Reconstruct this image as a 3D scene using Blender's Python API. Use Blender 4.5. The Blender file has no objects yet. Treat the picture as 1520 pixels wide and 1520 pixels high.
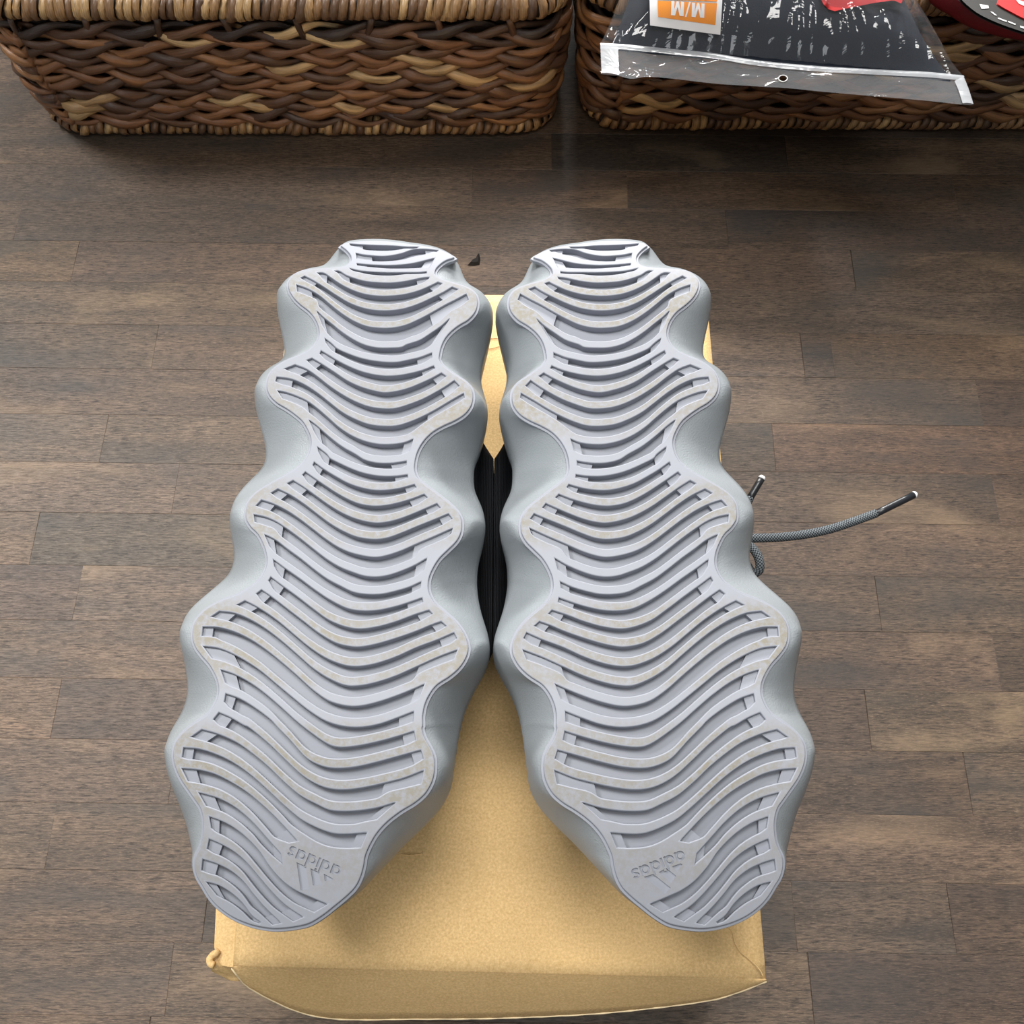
import bpy, bmesh, math, random
import numpy as np
from mathutils import Vector, Matrix, noise
from mathutils.geometry import delaunay_2d_cdt

random.seed(7)
rng = np.random.default_rng(7)
scn = bpy.context.scene
COL = scn.collection

# ------------------------------------------------------------------ camera
PHI = math.radians(66.0)          # pitch below the horizon
CAM_H = 0.63
FPX = 1500.0
SP, CP = math.sin(PHI), math.cos(PHI)
cam_d = bpy.data.cameras.new('camera')
cam_d.sensor_width = 36.0
cam_d.lens = 36.0 * FPX / 1520.0
cam_d.clip_start = 0.01
cam = bpy.data.objects.new('camera', cam_d)
COL.objects.link(cam)
cam.location = (0, 0, CAM_H)
cam.rotation_euler = (math.radians(90.0) - PHI, 0, 0)
scn.camera = cam

# ------------------------------------------------------------------ light
scn.view_settings.view_transform = 'Standard'
scn.view_settings.look = 'None'
scn.view_settings.gamma = 1.0
scn.view_settings.use_curve_mapping = False
scn.view_settings.exposure = 0.0
world = bpy.data.worlds.new('world')
scn.world = world
world.use_nodes = True
bg = world.node_tree.nodes['Background']
bg.inputs['Color'].default_value = (0.93, 0.97, 1.0, 1)
bg.inputs['Strength'].default_value = 0.13


def area_lamp(name, loc, sx, sy, power, col=(1, 0.98, 0.95), target=None):
    d = bpy.data.lights.new(name, 'AREA')
    d.shape = 'RECTANGLE'
    d.size, d.size_y = sx, sy
    d.energy = power
    d.color = col
    o = bpy.data.objects.new(name, d)
    COL.objects.link(o)
    o.location = loc
    if target:
        o.rotation_euler = (Vector(target) - Vector(loc)).to_track_quat('-Z', 'Y').to_euler()
    return o


area_lamp('area_lamp', (-0.10, 0.72, 2.4), 1.2, 0.6, 50)
area_lamp('area_lamp', (0.05, -0.45, 2.4), 0.8, 0.5, 12)  # added overhead fill that brightens the front of the box
area_lamp('unseen_low_light', (0.16, 3.0, 1.30), 0.7, 0.8, 100, target=(0.1, 0.5, 0))
area_lamp('area_lamp', (-1.65, 1.20, 2.2), 0.6, 0.6, 52, target=(-0.4, 0.5, 0))
area_lamp('packet_fill_lamp', (0.22, 0.92, 0.52), 0.35, 0.10, 4.2, target=(0.2, 0.58, 0.15))  # added small lamp, only there to brighten the plastic packet
area_lamp('unseen_low_light', (-1.3, -2.3, 1.25), 1.4, 1.3, 14, (0.93, 0.97, 1.0), target=(-0.1, 0.6, 0.1))  # added soft fill from behind the camera for the basket fronts

# ------------------------------------------------------------------ helpers


def P(u, v, z):
    a, b = (u - 760.0) / FPX, (v - 760.0) / FPX
    dy, dz = CP - b * SP, -SP - b * CP
    t = (z - CAM_H) / dz
    return Vector((a * t, dy * t, z))


def tag(o, label=None, cat=None, group=None, kind=None):
    if label: o['label'] = label
    if cat: o['category'] = cat
    if group: o['group'] = group
    if kind: o['kind'] = kind
    return o


def thing(name, label, cat, loc=(0, 0, 0), group=None):
    o = bpy.data.objects.new(name, None)
    COL.objects.link(o)
    o.location = loc
    o.empty_display_size = 0.05
    return tag(o, label, cat, group)


def mesh_obj(name, verts, faces, mat, parent=None, smooth=True, normals=None, loc=None):
    """verts are world coordinates; the object sits at parent origin / loc."""
    off = Vector((0, 0, 0))
    if parent is not None:
        off = Vector(parent.location)
        if parent.parent is not None:
            off = Vector(parent['wloc'])
    if loc is not None:
        off = Vector(loc)
    me = bpy.data.meshes.new(name)
    me.from_pydata([tuple(Vector(v) - off) for v in verts], [], faces)
    if smooth:
        me.polygons.foreach_set('use_smooth', [True] * len(me.polygons))
    me.update()
    if normals is not None:
        me.normals_split_custom_set_from_vertices([tuple(n) for n in normals])
    o = bpy.data.objects.new(name, me)
    COL.objects.link(o)
    if mat: me.materials.append(mat)
    if parent is not None:
        o.parent = parent
        if loc is not None:
            o.location = off - Vector(parent.location)
    elif loc is not None:
        o.location = off
    return o


def attr(o, name, vals):
    a = o.data.attributes.new(name, 'FLOAT', 'POINT')
    a.data.foreach_set('value', list(map(float, vals)))


def box_geo(x0, x1, y0, y1, z0, z1):
    v = [(x, y, z) for z in (z0, z1) for y in (y0, y1) for x in (x0, x1)]
    f = [(0, 2, 3, 1), (4, 5, 7, 6), (0, 1, 5, 4), (2, 6, 7, 3), (0, 4, 6, 2), (1, 3, 7, 5)]
    return v, f


def tube(pts, r, n=8, ry=None, closed=False, up=Vector((0, 0, 1)), rfun=None, cap=True):
    V, Fc = [], []
    m = len(pts)
    for i, p in enumerate(pts):
        if closed:
            t = pts[(i + 1) % m] - pts[i - 1]
        else:
            t = pts[min(i + 1, m - 1)] - pts[max(i - 1, 0)]
        t = t.normalized()
        s = t.cross(up)
        if s.length < 1e-6: s = Vector((1, 0, 0))
        s.normalize()
        w = s.cross(t).normalized()
        k = rfun(i) if rfun else 1.0
        for j in range(n):
            a = 2 * math.pi * j / n
            V.append(p + s * (math.cos(a) * r * k) + w * (math.sin(a) * (ry or r) * k))
    for i in range(m if closed else m - 1):
        for j in range(n):
            a, b = i * n + j, i * n + (j + 1) % n
            c, d = ((i + 1) % m) * n + (j + 1) % n, ((i + 1) % m) * n + j
            Fc.append((a, b, c, d))
    if cap and not closed:
        Fc.append(tuple(range(n))[::-1])
        Fc.append(tuple(range((m - 1) * n, m * n)))
    return V, Fc


def catmull(pts, per=8):
    pts = [np.array(p, float) for p in pts]
    if len(pts) < 3:
        return [pts[0] + (pts[1] - pts[0]) * k / per for k in range(per)] + [pts[1]]
    out = []
    for i in range(len(pts) - 1):
        p0 = pts[i - 1] if i else 2 * pts[0] - pts[1]
        p1, p2 = pts[i], pts[i + 1]
        p3 = pts[i + 2] if i + 2 < len(pts) else 2 * pts[-1] - pts[-2]
        # centripetal-ish tangents
        d0, d1, d2 = [max(np.linalg.norm(q), 1e-6) ** 0.5 for q in (p1 - p0, p2 - p1, p3 - p2)]
        m1 = (p1 - p0) / d0 - (p2 - p0) / (d0 + d1) + (p2 - p1) / d1
        m2 = (p2 - p1) / d1 - (p3 - p1) / (d1 + d2) + (p3 - p2) / d2
        m1, m2 = m1 * d1, m2 * d1
        for k in range(per):
            t = k / per
            out.append((2 * t**3 - 3 * t**2 + 1) * p1 + (t**3 - 2 * t**2 + t) * m1
                       + (-2 * t**3 + 3 * t**2) * p2 + (t**3 - t**2) * m2)
    out.append(pts[-1])
    return out


def resample(pts, n=None, step=None):
    pts = np.array(pts, float)
    d = np.r_[0, np.cumsum(np.linalg.norm(np.diff(pts, axis=0), axis=1))]
    if n is None: n = max(2, int(round(d[-1] / step)) + 1)
    s = np.linspace(0, d[-1], n)
    return np.stack([np.interp(s, d, pts[:, k]) for k in range(pts.shape[1])], 1)


# ------------------------------------------------------------------ materials
def lin(r, g, b):
    f = lambda c: ((c / 255 + 0.055) / 1.055) ** 2.4 if c > 10 else c / 255 / 12.92
    return (f(r), f(g), f(b), 1)


class NT:
    def __init__(self, name):
        self.m = bpy.data.materials.new(name)
        self.m.use_nodes = True
        self.t = self.m.node_tree
        self.b = self.t.nodes['Principled BSDF']
        self.out = self.t.nodes['Material Output']

    def n(self, typ, **kw):
        x = self.t.nodes.new(typ)
        for k, v in kw.items():
            if k in x.inputs.keys() if isinstance(k, str) else False:
                x.inputs[k].default_value = v
            else:
                setattr(x, k, v)
        return x

    def l(self, a, b):
        self.t.links.new(a, b)

    def noise(self, vec, scale, detail=3, rough=0.55, dist=0.0):
        x = self.t.nodes.new('ShaderNodeTexNoise')
        x.inputs['Scale'].default_value = scale
        x.inputs['Detail'].default_value = detail
        x.inputs['Roughness'].default_value = rough
        x.inputs['Distortion'].default_value = dist
        if vec is not None: self.l(vec, x.inputs['Vector'])
        return x.outputs['Fac']

    def mapping(self, vec, scale, loc=None):
        x = self.t.nodes.new('ShaderNodeMapping')
        x.inputs['Scale'].default_value = scale
        self.l(vec, x.inputs['Vector'])
        if loc is not None: self.l(loc, x.inputs['Location'])
        return x.outputs['Vector']

    def ramp(self, fac, stops):
        x = self.t.nodes.new('ShaderNodeValToRGB')
        e = x.color_ramp.elements
        while len(e) < len(stops): e.new(0.5)
        for i, (p, c) in enumerate(stops):
            e[i].position = p
            e[i].color = c if len(c) == 4 else (*c, 1)
        self.l(fac, x.inputs['Fac'])
        return x.outputs['Color']

    def mix(self, fac, a, b, mode='MIX'):
        x = self.t.nodes.new('ShaderNodeMix')
        x.data_type = 'RGBA'
        x.blend_type = mode
        for sock, val in ((x.inputs[0], fac), (x.inputs[6], a), (x.inputs[7], b)):
            if hasattr(val, 'links'): self.l(val, sock)
            else: sock.default_value = val
        return x.outputs[2]

    def math(self, op, a, b=None, clamp=False):
        x = self.t.nodes.new('ShaderNodeMath')
        x.operation = op
        x.use_clamp = clamp
        for sock, val in ((x.inputs[0], a), (x.inputs[1], b)):
            if val is None: continue
            if hasattr(val, 'links'): self.l(val, sock)
            else: sock.default_value = val
        return x.outputs[0]

    def bump(self, h, strength=0.2, dist=0.001):
        x = self.t.nodes.new('ShaderNodeBump')
        x.inputs['Strength'].default_value = strength
        x.inputs['Distance'].default_value = dist
        self.l(h, x.inputs['Height'])
        self.l(x.outputs['Normal'], self.b.inputs['Normal'])

    def base(self, c, rough=0.6, spec=0.5):
        if hasattr(c, 'links'): self.l(c, self.b.inputs['Base Color'])
        else: self.b.inputs['Base Color'].default_value = c
        self.b.inputs['Roughness'].default_value = rough
        self.b.inputs['Specular IOR Level'].default_value = spec

    def attr(self, name):
        x = self.t.nodes.new('ShaderNodeAttribute')
        x.attribute_name = name
        return x.outputs['Fac']

    def coord(self, which='Object'):
        return self.t.nodes.new('ShaderNodeTexCoord').outputs[which]


def plain(name, c, rough=0.6, spec=0.5, bump=None):
    m = NT(name)
    co = m.coord()
    v = m.noise(co, 60, 3)
    m.base(m.mix(v, tuple(x * 0.9 for x in c[:3]) + (1,), tuple(min(1, x * 1.1) for x in c[:3]) + (1,)), rough, spec)
    if bump: m.bump(m.noise(co, bump[0], 4), bump[1], bump[2])
    return m.m


def mat_wood():
    m = NT('stained_wood')
    co = m.coord()
    oi = m.t.nodes.new('ShaderNodeObjectInfo')
    comb = m.t.nodes.new('ShaderNodeCombineXYZ')
    r100 = m.math('MULTIPLY', oi.outputs['Random'], 37.0)
    m.l(r100, comb.inputs[0]); m.l(m.math('MULTIPLY', oi.outputs['Random'], 91.0), comb.inputs[1])
    off = comb.outputs[0]
    fine = m.noise(m.mapping(co, (120, 950, 120), off), 1.0, 5, 0.65, 0.3)
    grain = m.noise(m.mapping(co, (9, 85, 30), off), 1.0, 4, 0.6, 0.9)
    blotch = m.noise(m.mapping(co, (7, 20, 9), off), 1.0, 3, 0.55, 0.4)
    speck = m.noise(m.mapping(co, (300, 2000, 600), off), 1.0, 3, 0.65)
    c = m.mix(m.ramp(grain, [(0.3, (0, 0, 0)), (0.7, (1, 1, 1))]), lin(68, 56, 47), lin(106, 87, 72))
    c = m.mix(m.ramp(fine, [(0.36, (1, 1, 1)), (0.58, (0, 0, 0))]), c, lin(46, 37, 31))
    c = m.mix(m.ramp(speck, [(0.52, (0, 0, 0)), (0.8, (0.45, 0.45, 0.45))]), c, lin(166, 142, 118))
    c = m.mix(m.ramp(blotch, [(0.28, (0.75, 0.75, 0.75)), (0.5, (0, 0, 0))]), c, lin(56, 53, 51))
    c = m.mix(m.ramp(blotch, [(0.58, (0, 0, 0)), (0.8, (0.55, 0.55, 0.55))]), c, lin(150, 126, 100))
    c = m.mix(1.0, c, oi.outputs['Color'], 'MULTIPLY')
    m.base(c, 0.5, 0.45)
    m.l(m.ramp(fine, [(0.3, (0.62, 0.62, 0.62)), (0.7, (0.42, 0.42, 0.42))]), m.b.inputs['Roughness'])
    m.bump(m.math('ADD', m.math('MULTIPLY', fine, 0.6), m.math('MULTIPLY', speck, 0.5)), 0.25, 0.0006)
    return m.m


def mat_outsole():
    m = NT('outsole_rubber')
    co = m.coord()
    wear = m.attr('wear')
    mott = m.noise(co, 380, 5, 0.72)
    streak = m.noise(m.mapping(co, (700, 120, 200)), 1.0, 3, 0.6)
    cl = m.noise(co, 22, 3)
    fac = m.math('MULTIPLY', wear, m.ramp(mott, [(0.36, (0.2, 0.2, 0.2)), (0.58, (1, 1, 1))]))
    fac = m.math('MULTIPLY', fac, m.ramp(cl, [(0.3, (0.45, 0.45, 0.45)), (0.6, (1, 1, 1))]))
    c = m.mix(fac, lin(138, 141, 150), lin(124, 119, 106))
    c = m.mix(m.math('MULTIPLY', wear, m.ramp(streak, [(0.55, (0, 0, 0)), (0.8, (0.3, 0.3, 0.3))])), c, lin(128, 118, 100))
    m.base(c, 0.55, 0.4)
    m.bump(mott, 0.08, 0.0004)
    return m.m


def mat_midsole():
    m = NT('midsole_foam')
    co = m.coord()
    v = m.noise(co, 25, 3)
    g = m.noise(co, 1400, 3, 0.6)
    m.base(m.mix(v, lin(136, 142, 146), lin(148, 154, 158)), 0.36, 0.5)
    m.bump(g, 0.45, 0.0005)
    return m.m


def mat_knit():
    m = NT('dark_knit')
    co = m.coord()
    w = m.t.nodes.new('ShaderNodeTexWave')
    w.inputs['Scale'].default_value = 420
    w.inputs['Distortion'].default_value = 2
    m.l(co, w.inputs['Vector'])
    m.base(m.mix(w.outputs['Fac'], lin(30, 32, 36), lin(50, 53, 58)), 0.85, 0.2)
    m.bump(w.outputs['Fac'], 0.5, 0.001)
    return m.m


def mat_card():
    m = NT('kraft_cardboard')
    co = m.coord()
    a = m.noise(co, 850, 4, 0.75)
    b = m.noise(co, 14, 3)
    f = m.noise(m.mapping(co, (90, 900, 90)), 1.0, 3)
    s = m.noise(co, 95, 2, 0.5)
    c = m.mix(m.ramp(a, [(0.35, (0, 0, 0)), (0.68, (1, 1, 1))]), lin(188, 151, 96), lin(236, 203, 148))
    c = m.mix(m.math('MULTIPLY', b, 0.5), c, lin(212, 175, 118))
    c = m.mix(m.math('MULTIPLY', f, 0.35), c, lin(232, 200, 148))
    c = m.mix(m.ramp(s, [(0.76, (0, 0, 0)), (0.79, (0.7, 0.7, 0.7))]), c, lin(120, 88, 52))
    m.base(c, 0.8, 0.25)
    m.bump(a, 0.12, 0.0005)
    return m.m


def mat_wicker():
    m = NT('water_hyacinth')
    uv = m.coord('UV')
    t = m.attr('tint')
    st = m.noise(m.mapping(uv, (26, 5, 1)), 1.0, 4, 0.6)
    st2 = m.noise(m.mapping(uv, (46, 17, 1)), 1.0, 4, 0.65)
    c = m.ramp(t, [(0.0, lin(50, 40, 36)), (0.25, lin(112, 78, 55)), (0.5, lin(156, 106, 68)), (0.78, lin(192, 142, 92)), (1.0, lin(228, 194, 140))])
    c = m.mix(m.ramp(st, [(0.35, (0.6, 0.6, 0.6)), (0.6, (0, 0, 0))]), c, lin(58, 40, 31))
    c = m.mix(m.ramp(st2, [(0.6, (0, 0, 0)), (0.85, (0.5, 0.5, 0.5))]), c, lin(150, 116, 80))
    m.base(c, 0.3, 0.6)
    m.bump(st2, 0.7, 0.0011)
    return m.m


def mat_wrap():
    m = NT('hyacinth_wrap')
    oi = m.t.nodes.new('ShaderNodeObjectInfo')
    co = m.coord()
    st = m.noise(m.mapping(co, (700, 120, 120)), 1.0, 3)
    c = m.ramp(oi.outputs['Random'], [(0, lin(90, 66, 50)), (0.4, lin(140, 106, 74)), (0.75, lin(172, 134, 90)), (1, lin(206, 170, 120))])
    c = m.mix(m.ramp(st, [(0.35, (0.6, 0.6, 0.6)), (0.65, (0, 0, 0))]), c, lin(60, 44, 34))
    m.base(c, 0.42, 0.5)
    m.bump(st, 0.4, 0.001)
    return m.m


def mat_film(name, tintc=(0.97, 0.98, 1.0), haze=0.04, gloss=0.07, rough=0.06, bmp=0.5):
    m = NT(name)
    m.t.nodes.remove(m.b)
    tr = m.t.nodes.new('ShaderNodeBsdfTransparent')
    tr.inputs[0].default_value = (*tintc, 1)
    gl = m.t.nodes.new('ShaderNodeBsdfGlossy')
    gl.inputs['Roughness'].default_value = rough
    gl.inputs['Color'].default_value = (1, 1, 1, 1)
    df = m.t.nodes.new('ShaderNodeBsdfDiffuse')
    df.inputs[0].default_value = (0.85, 0.88, 0.92, 1)
    lw = m.t.nodes.new('ShaderNodeLayerWeight')
    lw.inputs[0].default_value = 0.2
    fac = m.math('ADD', m.math('MULTIPLY', lw.outputs['Fresnel'], 0.55), gloss, True)
    m1 = m.t.nodes.new('ShaderNodeMixShader')
    m1.inputs[0].default_value = haze
    m.l(tr.outputs[0], m1.inputs[1]); m.l(df.outputs[0], m1.inputs[2])
    m2 = m.t.nodes.new('ShaderNodeMixShader')
    m.l(fac, m2.inputs[0]); m.l(m1.outputs[0], m2.inputs[1]); m.l(gl.outputs[0], m2.inputs[2])
    co = m.coord()
    bp = m.t.nodes.new('ShaderNodeBump')
    bp.inputs['Strength'].default_value = bmp
    bp.inputs['Distance'].default_value = 0.002
    m.l(m.noise(m.mapping(co, (38, 56, 38)), 1.0, 3, 0.5, 1.6), bp.inputs['Height'])
    for s in (gl, df): m.l(bp.outputs['Normal'], s.inputs['Normal'])
    m.l(m2.outputs[0], m.out.inputs['Surface'])
    return m.m


def mat_lace():
    m = NT('braided_lace')
    uv = m.coord('UV')
    ck = m.t.nodes.new('ShaderNodeTexChecker')
    ck.inputs['Scale'].default_value = 1.0
    ck.inputs[1].default_value = lin(112, 118, 122)
    ck.inputs[2].default_value = lin(38, 42, 46)
    m.l(m.mapping(uv, (1.5, 16, 1)), ck.inputs['Vector'])
    m.base(ck.outputs[0], 0.8, 0.2)
    m.bump(ck.outputs[1], 0.4, 0.0005)
    return m.m


M_WOOD = mat_wood()
M_OUT = mat_outsole()
M_MID = mat_midsole()
M_KNIT = mat_knit()
M_CARD = mat_card()
M_WICK = mat_wicker()
M_WRAP = mat_wrap()
M_FILM = mat_film('clear_film')
M_SEAM = mat_film('frosted_seam_film', haze=0.5, gloss=0.1, rough=0.2)
M_STRIP = mat_film('strip_film', haze=0.13, gloss=0.07, rough=0.08, bmp=0.3)
M_LACE = mat_lace()
M_CORE = plain('basket_lining', lin(40, 28, 21), 0.8)
M_AGLET = plain('black_plastic', lin(34, 36, 40), 0.35)
M_WHITE = plain('white_plastic', lin(232, 232, 232), 0.5)
M_CUT = plain('cut_cardboard', lin(232, 212, 172), 0.8)
M_NAVY = plain('navy_fabric', lin(40, 45, 55), 0.9, 0.2, (900, 0.5, 0.001))
M_RED = plain('red_card', lin(206, 32, 34), 0.5)
M_DRED = plain('dark_red_fabric', lin(100, 13, 19), 0.7, 0.3, (700, 0.4, 0.001))
M_BLACK = plain('black_card', lin(38, 36, 34), 0.5)
M_ORANGE = plain('orange_print', lin(245, 148, 32), 0.5)
M_PAPER = plain('white_label', lin(236, 236, 238), 0.5)
M_DEBRIS = plain('dark_chip', lin(22, 18, 16), 0.9)

# ------------------------------------------------------------------ floor
YAW = math.radians(-0.85)
PITCH = 0.0383
ROW0 = 0.0075


def build_floor():
    gx0, gx1, gy0, gy1 = -2.4, 2.4, -1.6, 3.2
    v, f = box_geo(gx0, gx1, gy0, gy1, -0.03, -0.0006)
    fl = mesh_obj('floor', v, f, M_WOOD, smooth=False)
    fl.color = (0.75, 0.72, 0.7, 1)
    tag(fl, kind='structure')
    cy, sy = math.cos(YAW), math.sin(YAW)

    def to_local(p):
        return p.x * cy + p.y * sy, -p.x * sy + p.y * cy
    # joints seen in the photograph, as floor points
    joints = {}
    for (u, vv) in [(48, 815), (257, 745), (113, 890), (80, 1068), (72, 1258), (303, 1370), (105, 415), (34, 302), (150, 670),
                    (235, 490), (1460, 630), (1165, 212), (1262, 372), (1188, 500), (1150, 680), (1480, 985), (1418, 1400),
                    (1180, 1370), (1300, 870), (1240, 560), (536, 212), (819, 212), (700, 300), (930, 260), (1420, 300), (1440, 1180), (1290, 1080)]:
        lx, ly = to_local(P(u, vv, 0))
        k = math.floor((ly - ROW0) / PITCH)
        joints.setdefault(k, []).append(lx)
    special = {}
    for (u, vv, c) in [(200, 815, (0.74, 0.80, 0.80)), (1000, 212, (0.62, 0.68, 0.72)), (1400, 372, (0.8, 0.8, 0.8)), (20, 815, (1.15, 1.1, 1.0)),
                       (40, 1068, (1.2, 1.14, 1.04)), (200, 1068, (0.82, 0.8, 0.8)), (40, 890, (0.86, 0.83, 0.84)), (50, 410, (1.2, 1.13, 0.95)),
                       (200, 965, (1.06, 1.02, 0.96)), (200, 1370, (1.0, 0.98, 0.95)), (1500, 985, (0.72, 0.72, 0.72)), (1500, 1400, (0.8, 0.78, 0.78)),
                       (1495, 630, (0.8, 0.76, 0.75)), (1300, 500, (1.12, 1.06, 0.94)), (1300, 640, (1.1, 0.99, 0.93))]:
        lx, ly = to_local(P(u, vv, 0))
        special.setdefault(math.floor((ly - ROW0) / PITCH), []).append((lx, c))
    k0, k1 = math.floor((-0.30) / PITCH), math.floor(1.32 / PITCH)
    X0, X1 = -0.85, 0.85
    for k in range(k0, k1 + 1):
        js = sorted(joints.get(k, []))
        r = random.Random(1000 + k)
        xs = list(js)
        if not xs: xs = [r.uniform(-0.3, 0.3)]
        while xs[0] > X0 + 0.2: xs.insert(0, xs[0] - r.uniform(0.34, 0.62))
        while xs[-1] < X1 - 0.2: xs.append(xs[-1] + r.uniform(0.34, 0.62))
        xs[0] = min(xs[0], X0); xs[-1] = max(xs[-1], X1)
        y0, y1 = ROW0 + k * PITCH, ROW0 + (k + 1) * PITCH
        for a, b in zip(xs[:-1], xs[1:]):
            g, ch = 0.00001, 0.0002
            h = r.uniform(-0.00008, 0.00008)
            x0, x1, ya, yb = a + g, b - g, y0 + g, y1 - g
            sk = r.uniform(-0.0005, 0.0005)
            V = []
            for (i, zz) in ((0, -0.0006), (0, -0.00014 + h), (ch, h)):
                V += [(x0 + i, ya + i, zz), (x1 - i, ya + i, zz), (x1 - i + sk, yb - i, zz), (x0 + i + sk, yb - i, zz)]
            V = [(x * cy - y * sy, x * sy + y * cy, z) for x, y, z in V]
            F = [(8, 9, 10, 11)]
            for q in (0, 4):
                for j in range(4):
                    F.append((q + j, q + (j + 1) % 4, q + 4 + (j + 1) % 4, q + 4 + j))
            mx, my = (a + b) / 2, (y0 + y1) / 2
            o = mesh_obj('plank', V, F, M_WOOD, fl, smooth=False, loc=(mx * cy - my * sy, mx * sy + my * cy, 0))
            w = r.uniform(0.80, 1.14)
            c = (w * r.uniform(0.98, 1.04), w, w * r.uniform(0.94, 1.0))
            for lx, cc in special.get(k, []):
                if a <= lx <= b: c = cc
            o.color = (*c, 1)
    return fl


build_floor()
# added unseen board above the frame: it shades the baskets and the floor before them
sv, sf = box_geo(-0.38, 1.5, 0.56, 0.80, 0.62, 0.645)
tag(mesh_obj('shade_board', sv, sf, M_WOOD, smooth=False), kind='structure')

# ------------------------------------------------------------------ shoe traces (pixel crops: origin and scale)
CROP = dict(A=(400, 340, 7.6), B=(550, 340, 7.6), C=(370, 500, 7.6), D=(550, 500, 7.6), E=(340, 680, 7.6), F=(540, 680, 7.6),
            G=(260, 860, 6.3333), H=(500, 860, 6.3333), I=(240, 1060, 6.3333), J=(450, 1060, 6.3333), K=(270, 1190, 7.6), L=(400, 1190, 7.6))


def T(s):
    out, cur = [], None
    for tok in s.split():
        if tok[0].isalpha(): cur, tok = CROP[tok[0]], tok[1:]
        x, y = map(float, tok.split(','))
        out.append((cur[0] + x / cur[2], cur[1] + y / cur[2]))
    return out


OUTLINE = T('A800,185 830,162 905,145 1100,130 1300,132 1500,152 B480,172 560,180 700,205 800,235 900,285 945,315 860,345 790,390 735,450 725,500 760,540 '
            '850,580 960,610 1080,650 1160,700 1200,770 1205,850 1180,930 1100,1020 1000,1080 900,1160 830,1250 790,1350 775,1430 '
            'D770,230 800,300 880,370 980,440 1080,510 1140,590 1155,680 1130,780 1060,870 950,940 820,1000 700,1070 600,1170 530,1290 500,1400 '
            'F575,50 570,120 600,210 680,290 800,380 930,480 1030,570 1090,660 1105,750 1090,850 1040,940 950,1030 850,1130 780,1240 735,1350 725,1450 '
            'H866,118 885,165 930,230 1020,310 1110,390 1180,480 1225,580 1235,660 1210,740 1150,830 1060,910 940,990 870,1080 825,1180 805,1290 806,1380 '
            'J1115,130 1140,220 1185,300 1225,390 1235,500 1215,620 1150,740 1050,830 920,910 790,1010 690,1120 620,1240 580,1340 '
            'L1060,720 1020,860 960,970 860,1070 740,1170 600,1280 450,1370 300,1408 100,1430 K1000,1428 850,1405 700,1360 550,1290 400,1180 310,1080 230,950 170,850 '
            '140,730 150,620 190,540 225,430 240,300 235,180 200,60 I320,820 250,720 170,600 120,480 105,370 130,260 190,180 270,110 370,40 '
            'G303,1266 370,1170 405,1070 400,970 365,880 310,790 240,710 180,620 160,520 175,420 230,330 330,250 450,190 580,140 690,80 770,20 '
            'E390,1290 425,1190 420,1080 380,960 320,850 240,770 190,680 190,580 220,480 300,390 420,310 560,230 700,150 800,80 870,0 '
            'C690,1250 695,1150 660,1050 600,950 510,870 410,800 310,740 230,660 195,560 205,470 250,380 330,310 440,250 570,200 680,140 760,50 '
            'A560,1180 545,1080 500,990 440,920 350,850 270,770 220,680 210,600 250,530 330,475 430,450 580,440 720,430 850,410 910,370 920,310 890,260 850,220 800,185')

SILH = T('A797,188 828,160 905,142 1100,126 1300,128 1500,149 B480,169 560,177 700,202 800,232 900,282 948,314 990,380 1030,480 1075,605 1180,660 1270,720 1350,830 1385,930 1390,1010 1370,1150 1330,1300 1270,1500 '
         'D1255,380 1245,450 1255,560 1290,680 1320,800 1322,950 1290,1080 1240,1250 1185,1400 F1250,60 1240,200 1250,370 1290,460 1340,580 1370,720 1370,850 1340,1000 1300,1150 1280,1300 1278,1430 '
         'H1315,20 1325,150 1350,290 1390,420 1425,530 1440,640 1435,760 1390,880 1310,1010 1240,1150 1190,1280 1165,1400 J1490,100 1460,220 1440,380 1412,560 1390,700 1310,860 1200,990 1080,1110 950,1230 '
         'L1400,620 1200,830 1000,1040 800,1190 600,1310 430,1393 250,1418 100,1436 K1000,1434 850,1410 700,1364 548,1294 398,1184 308,1084 225,955 163,855 133,735 130,640 K100,480 60,300 '
         'I260,1150 220,1000 170,860 110,720 65,570 40,420 35,300 70,190 130,80 180,0 G60,1250 100,1150 115,1050 110,930 90,800 65,680 45,570 50,470 80,370 150,270 260,170 380,70 460,0 '
         'E0,1310 45,1210 60,1100 50,1010 30,900 10,760 10,640 35,530 90,420 180,310 300,190 390,90 C180,1400 190,1340 185,1240 150,1100 110,960 80,840 60,700 65,590 100,480 170,390 270,315 370,265 403,200 '
         'A175,1400 150,1230 110,1050 85,900 85,750 120,640 200,550 300,490 440,440 540,425 645,414 700,310 750,240 797,188')

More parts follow.
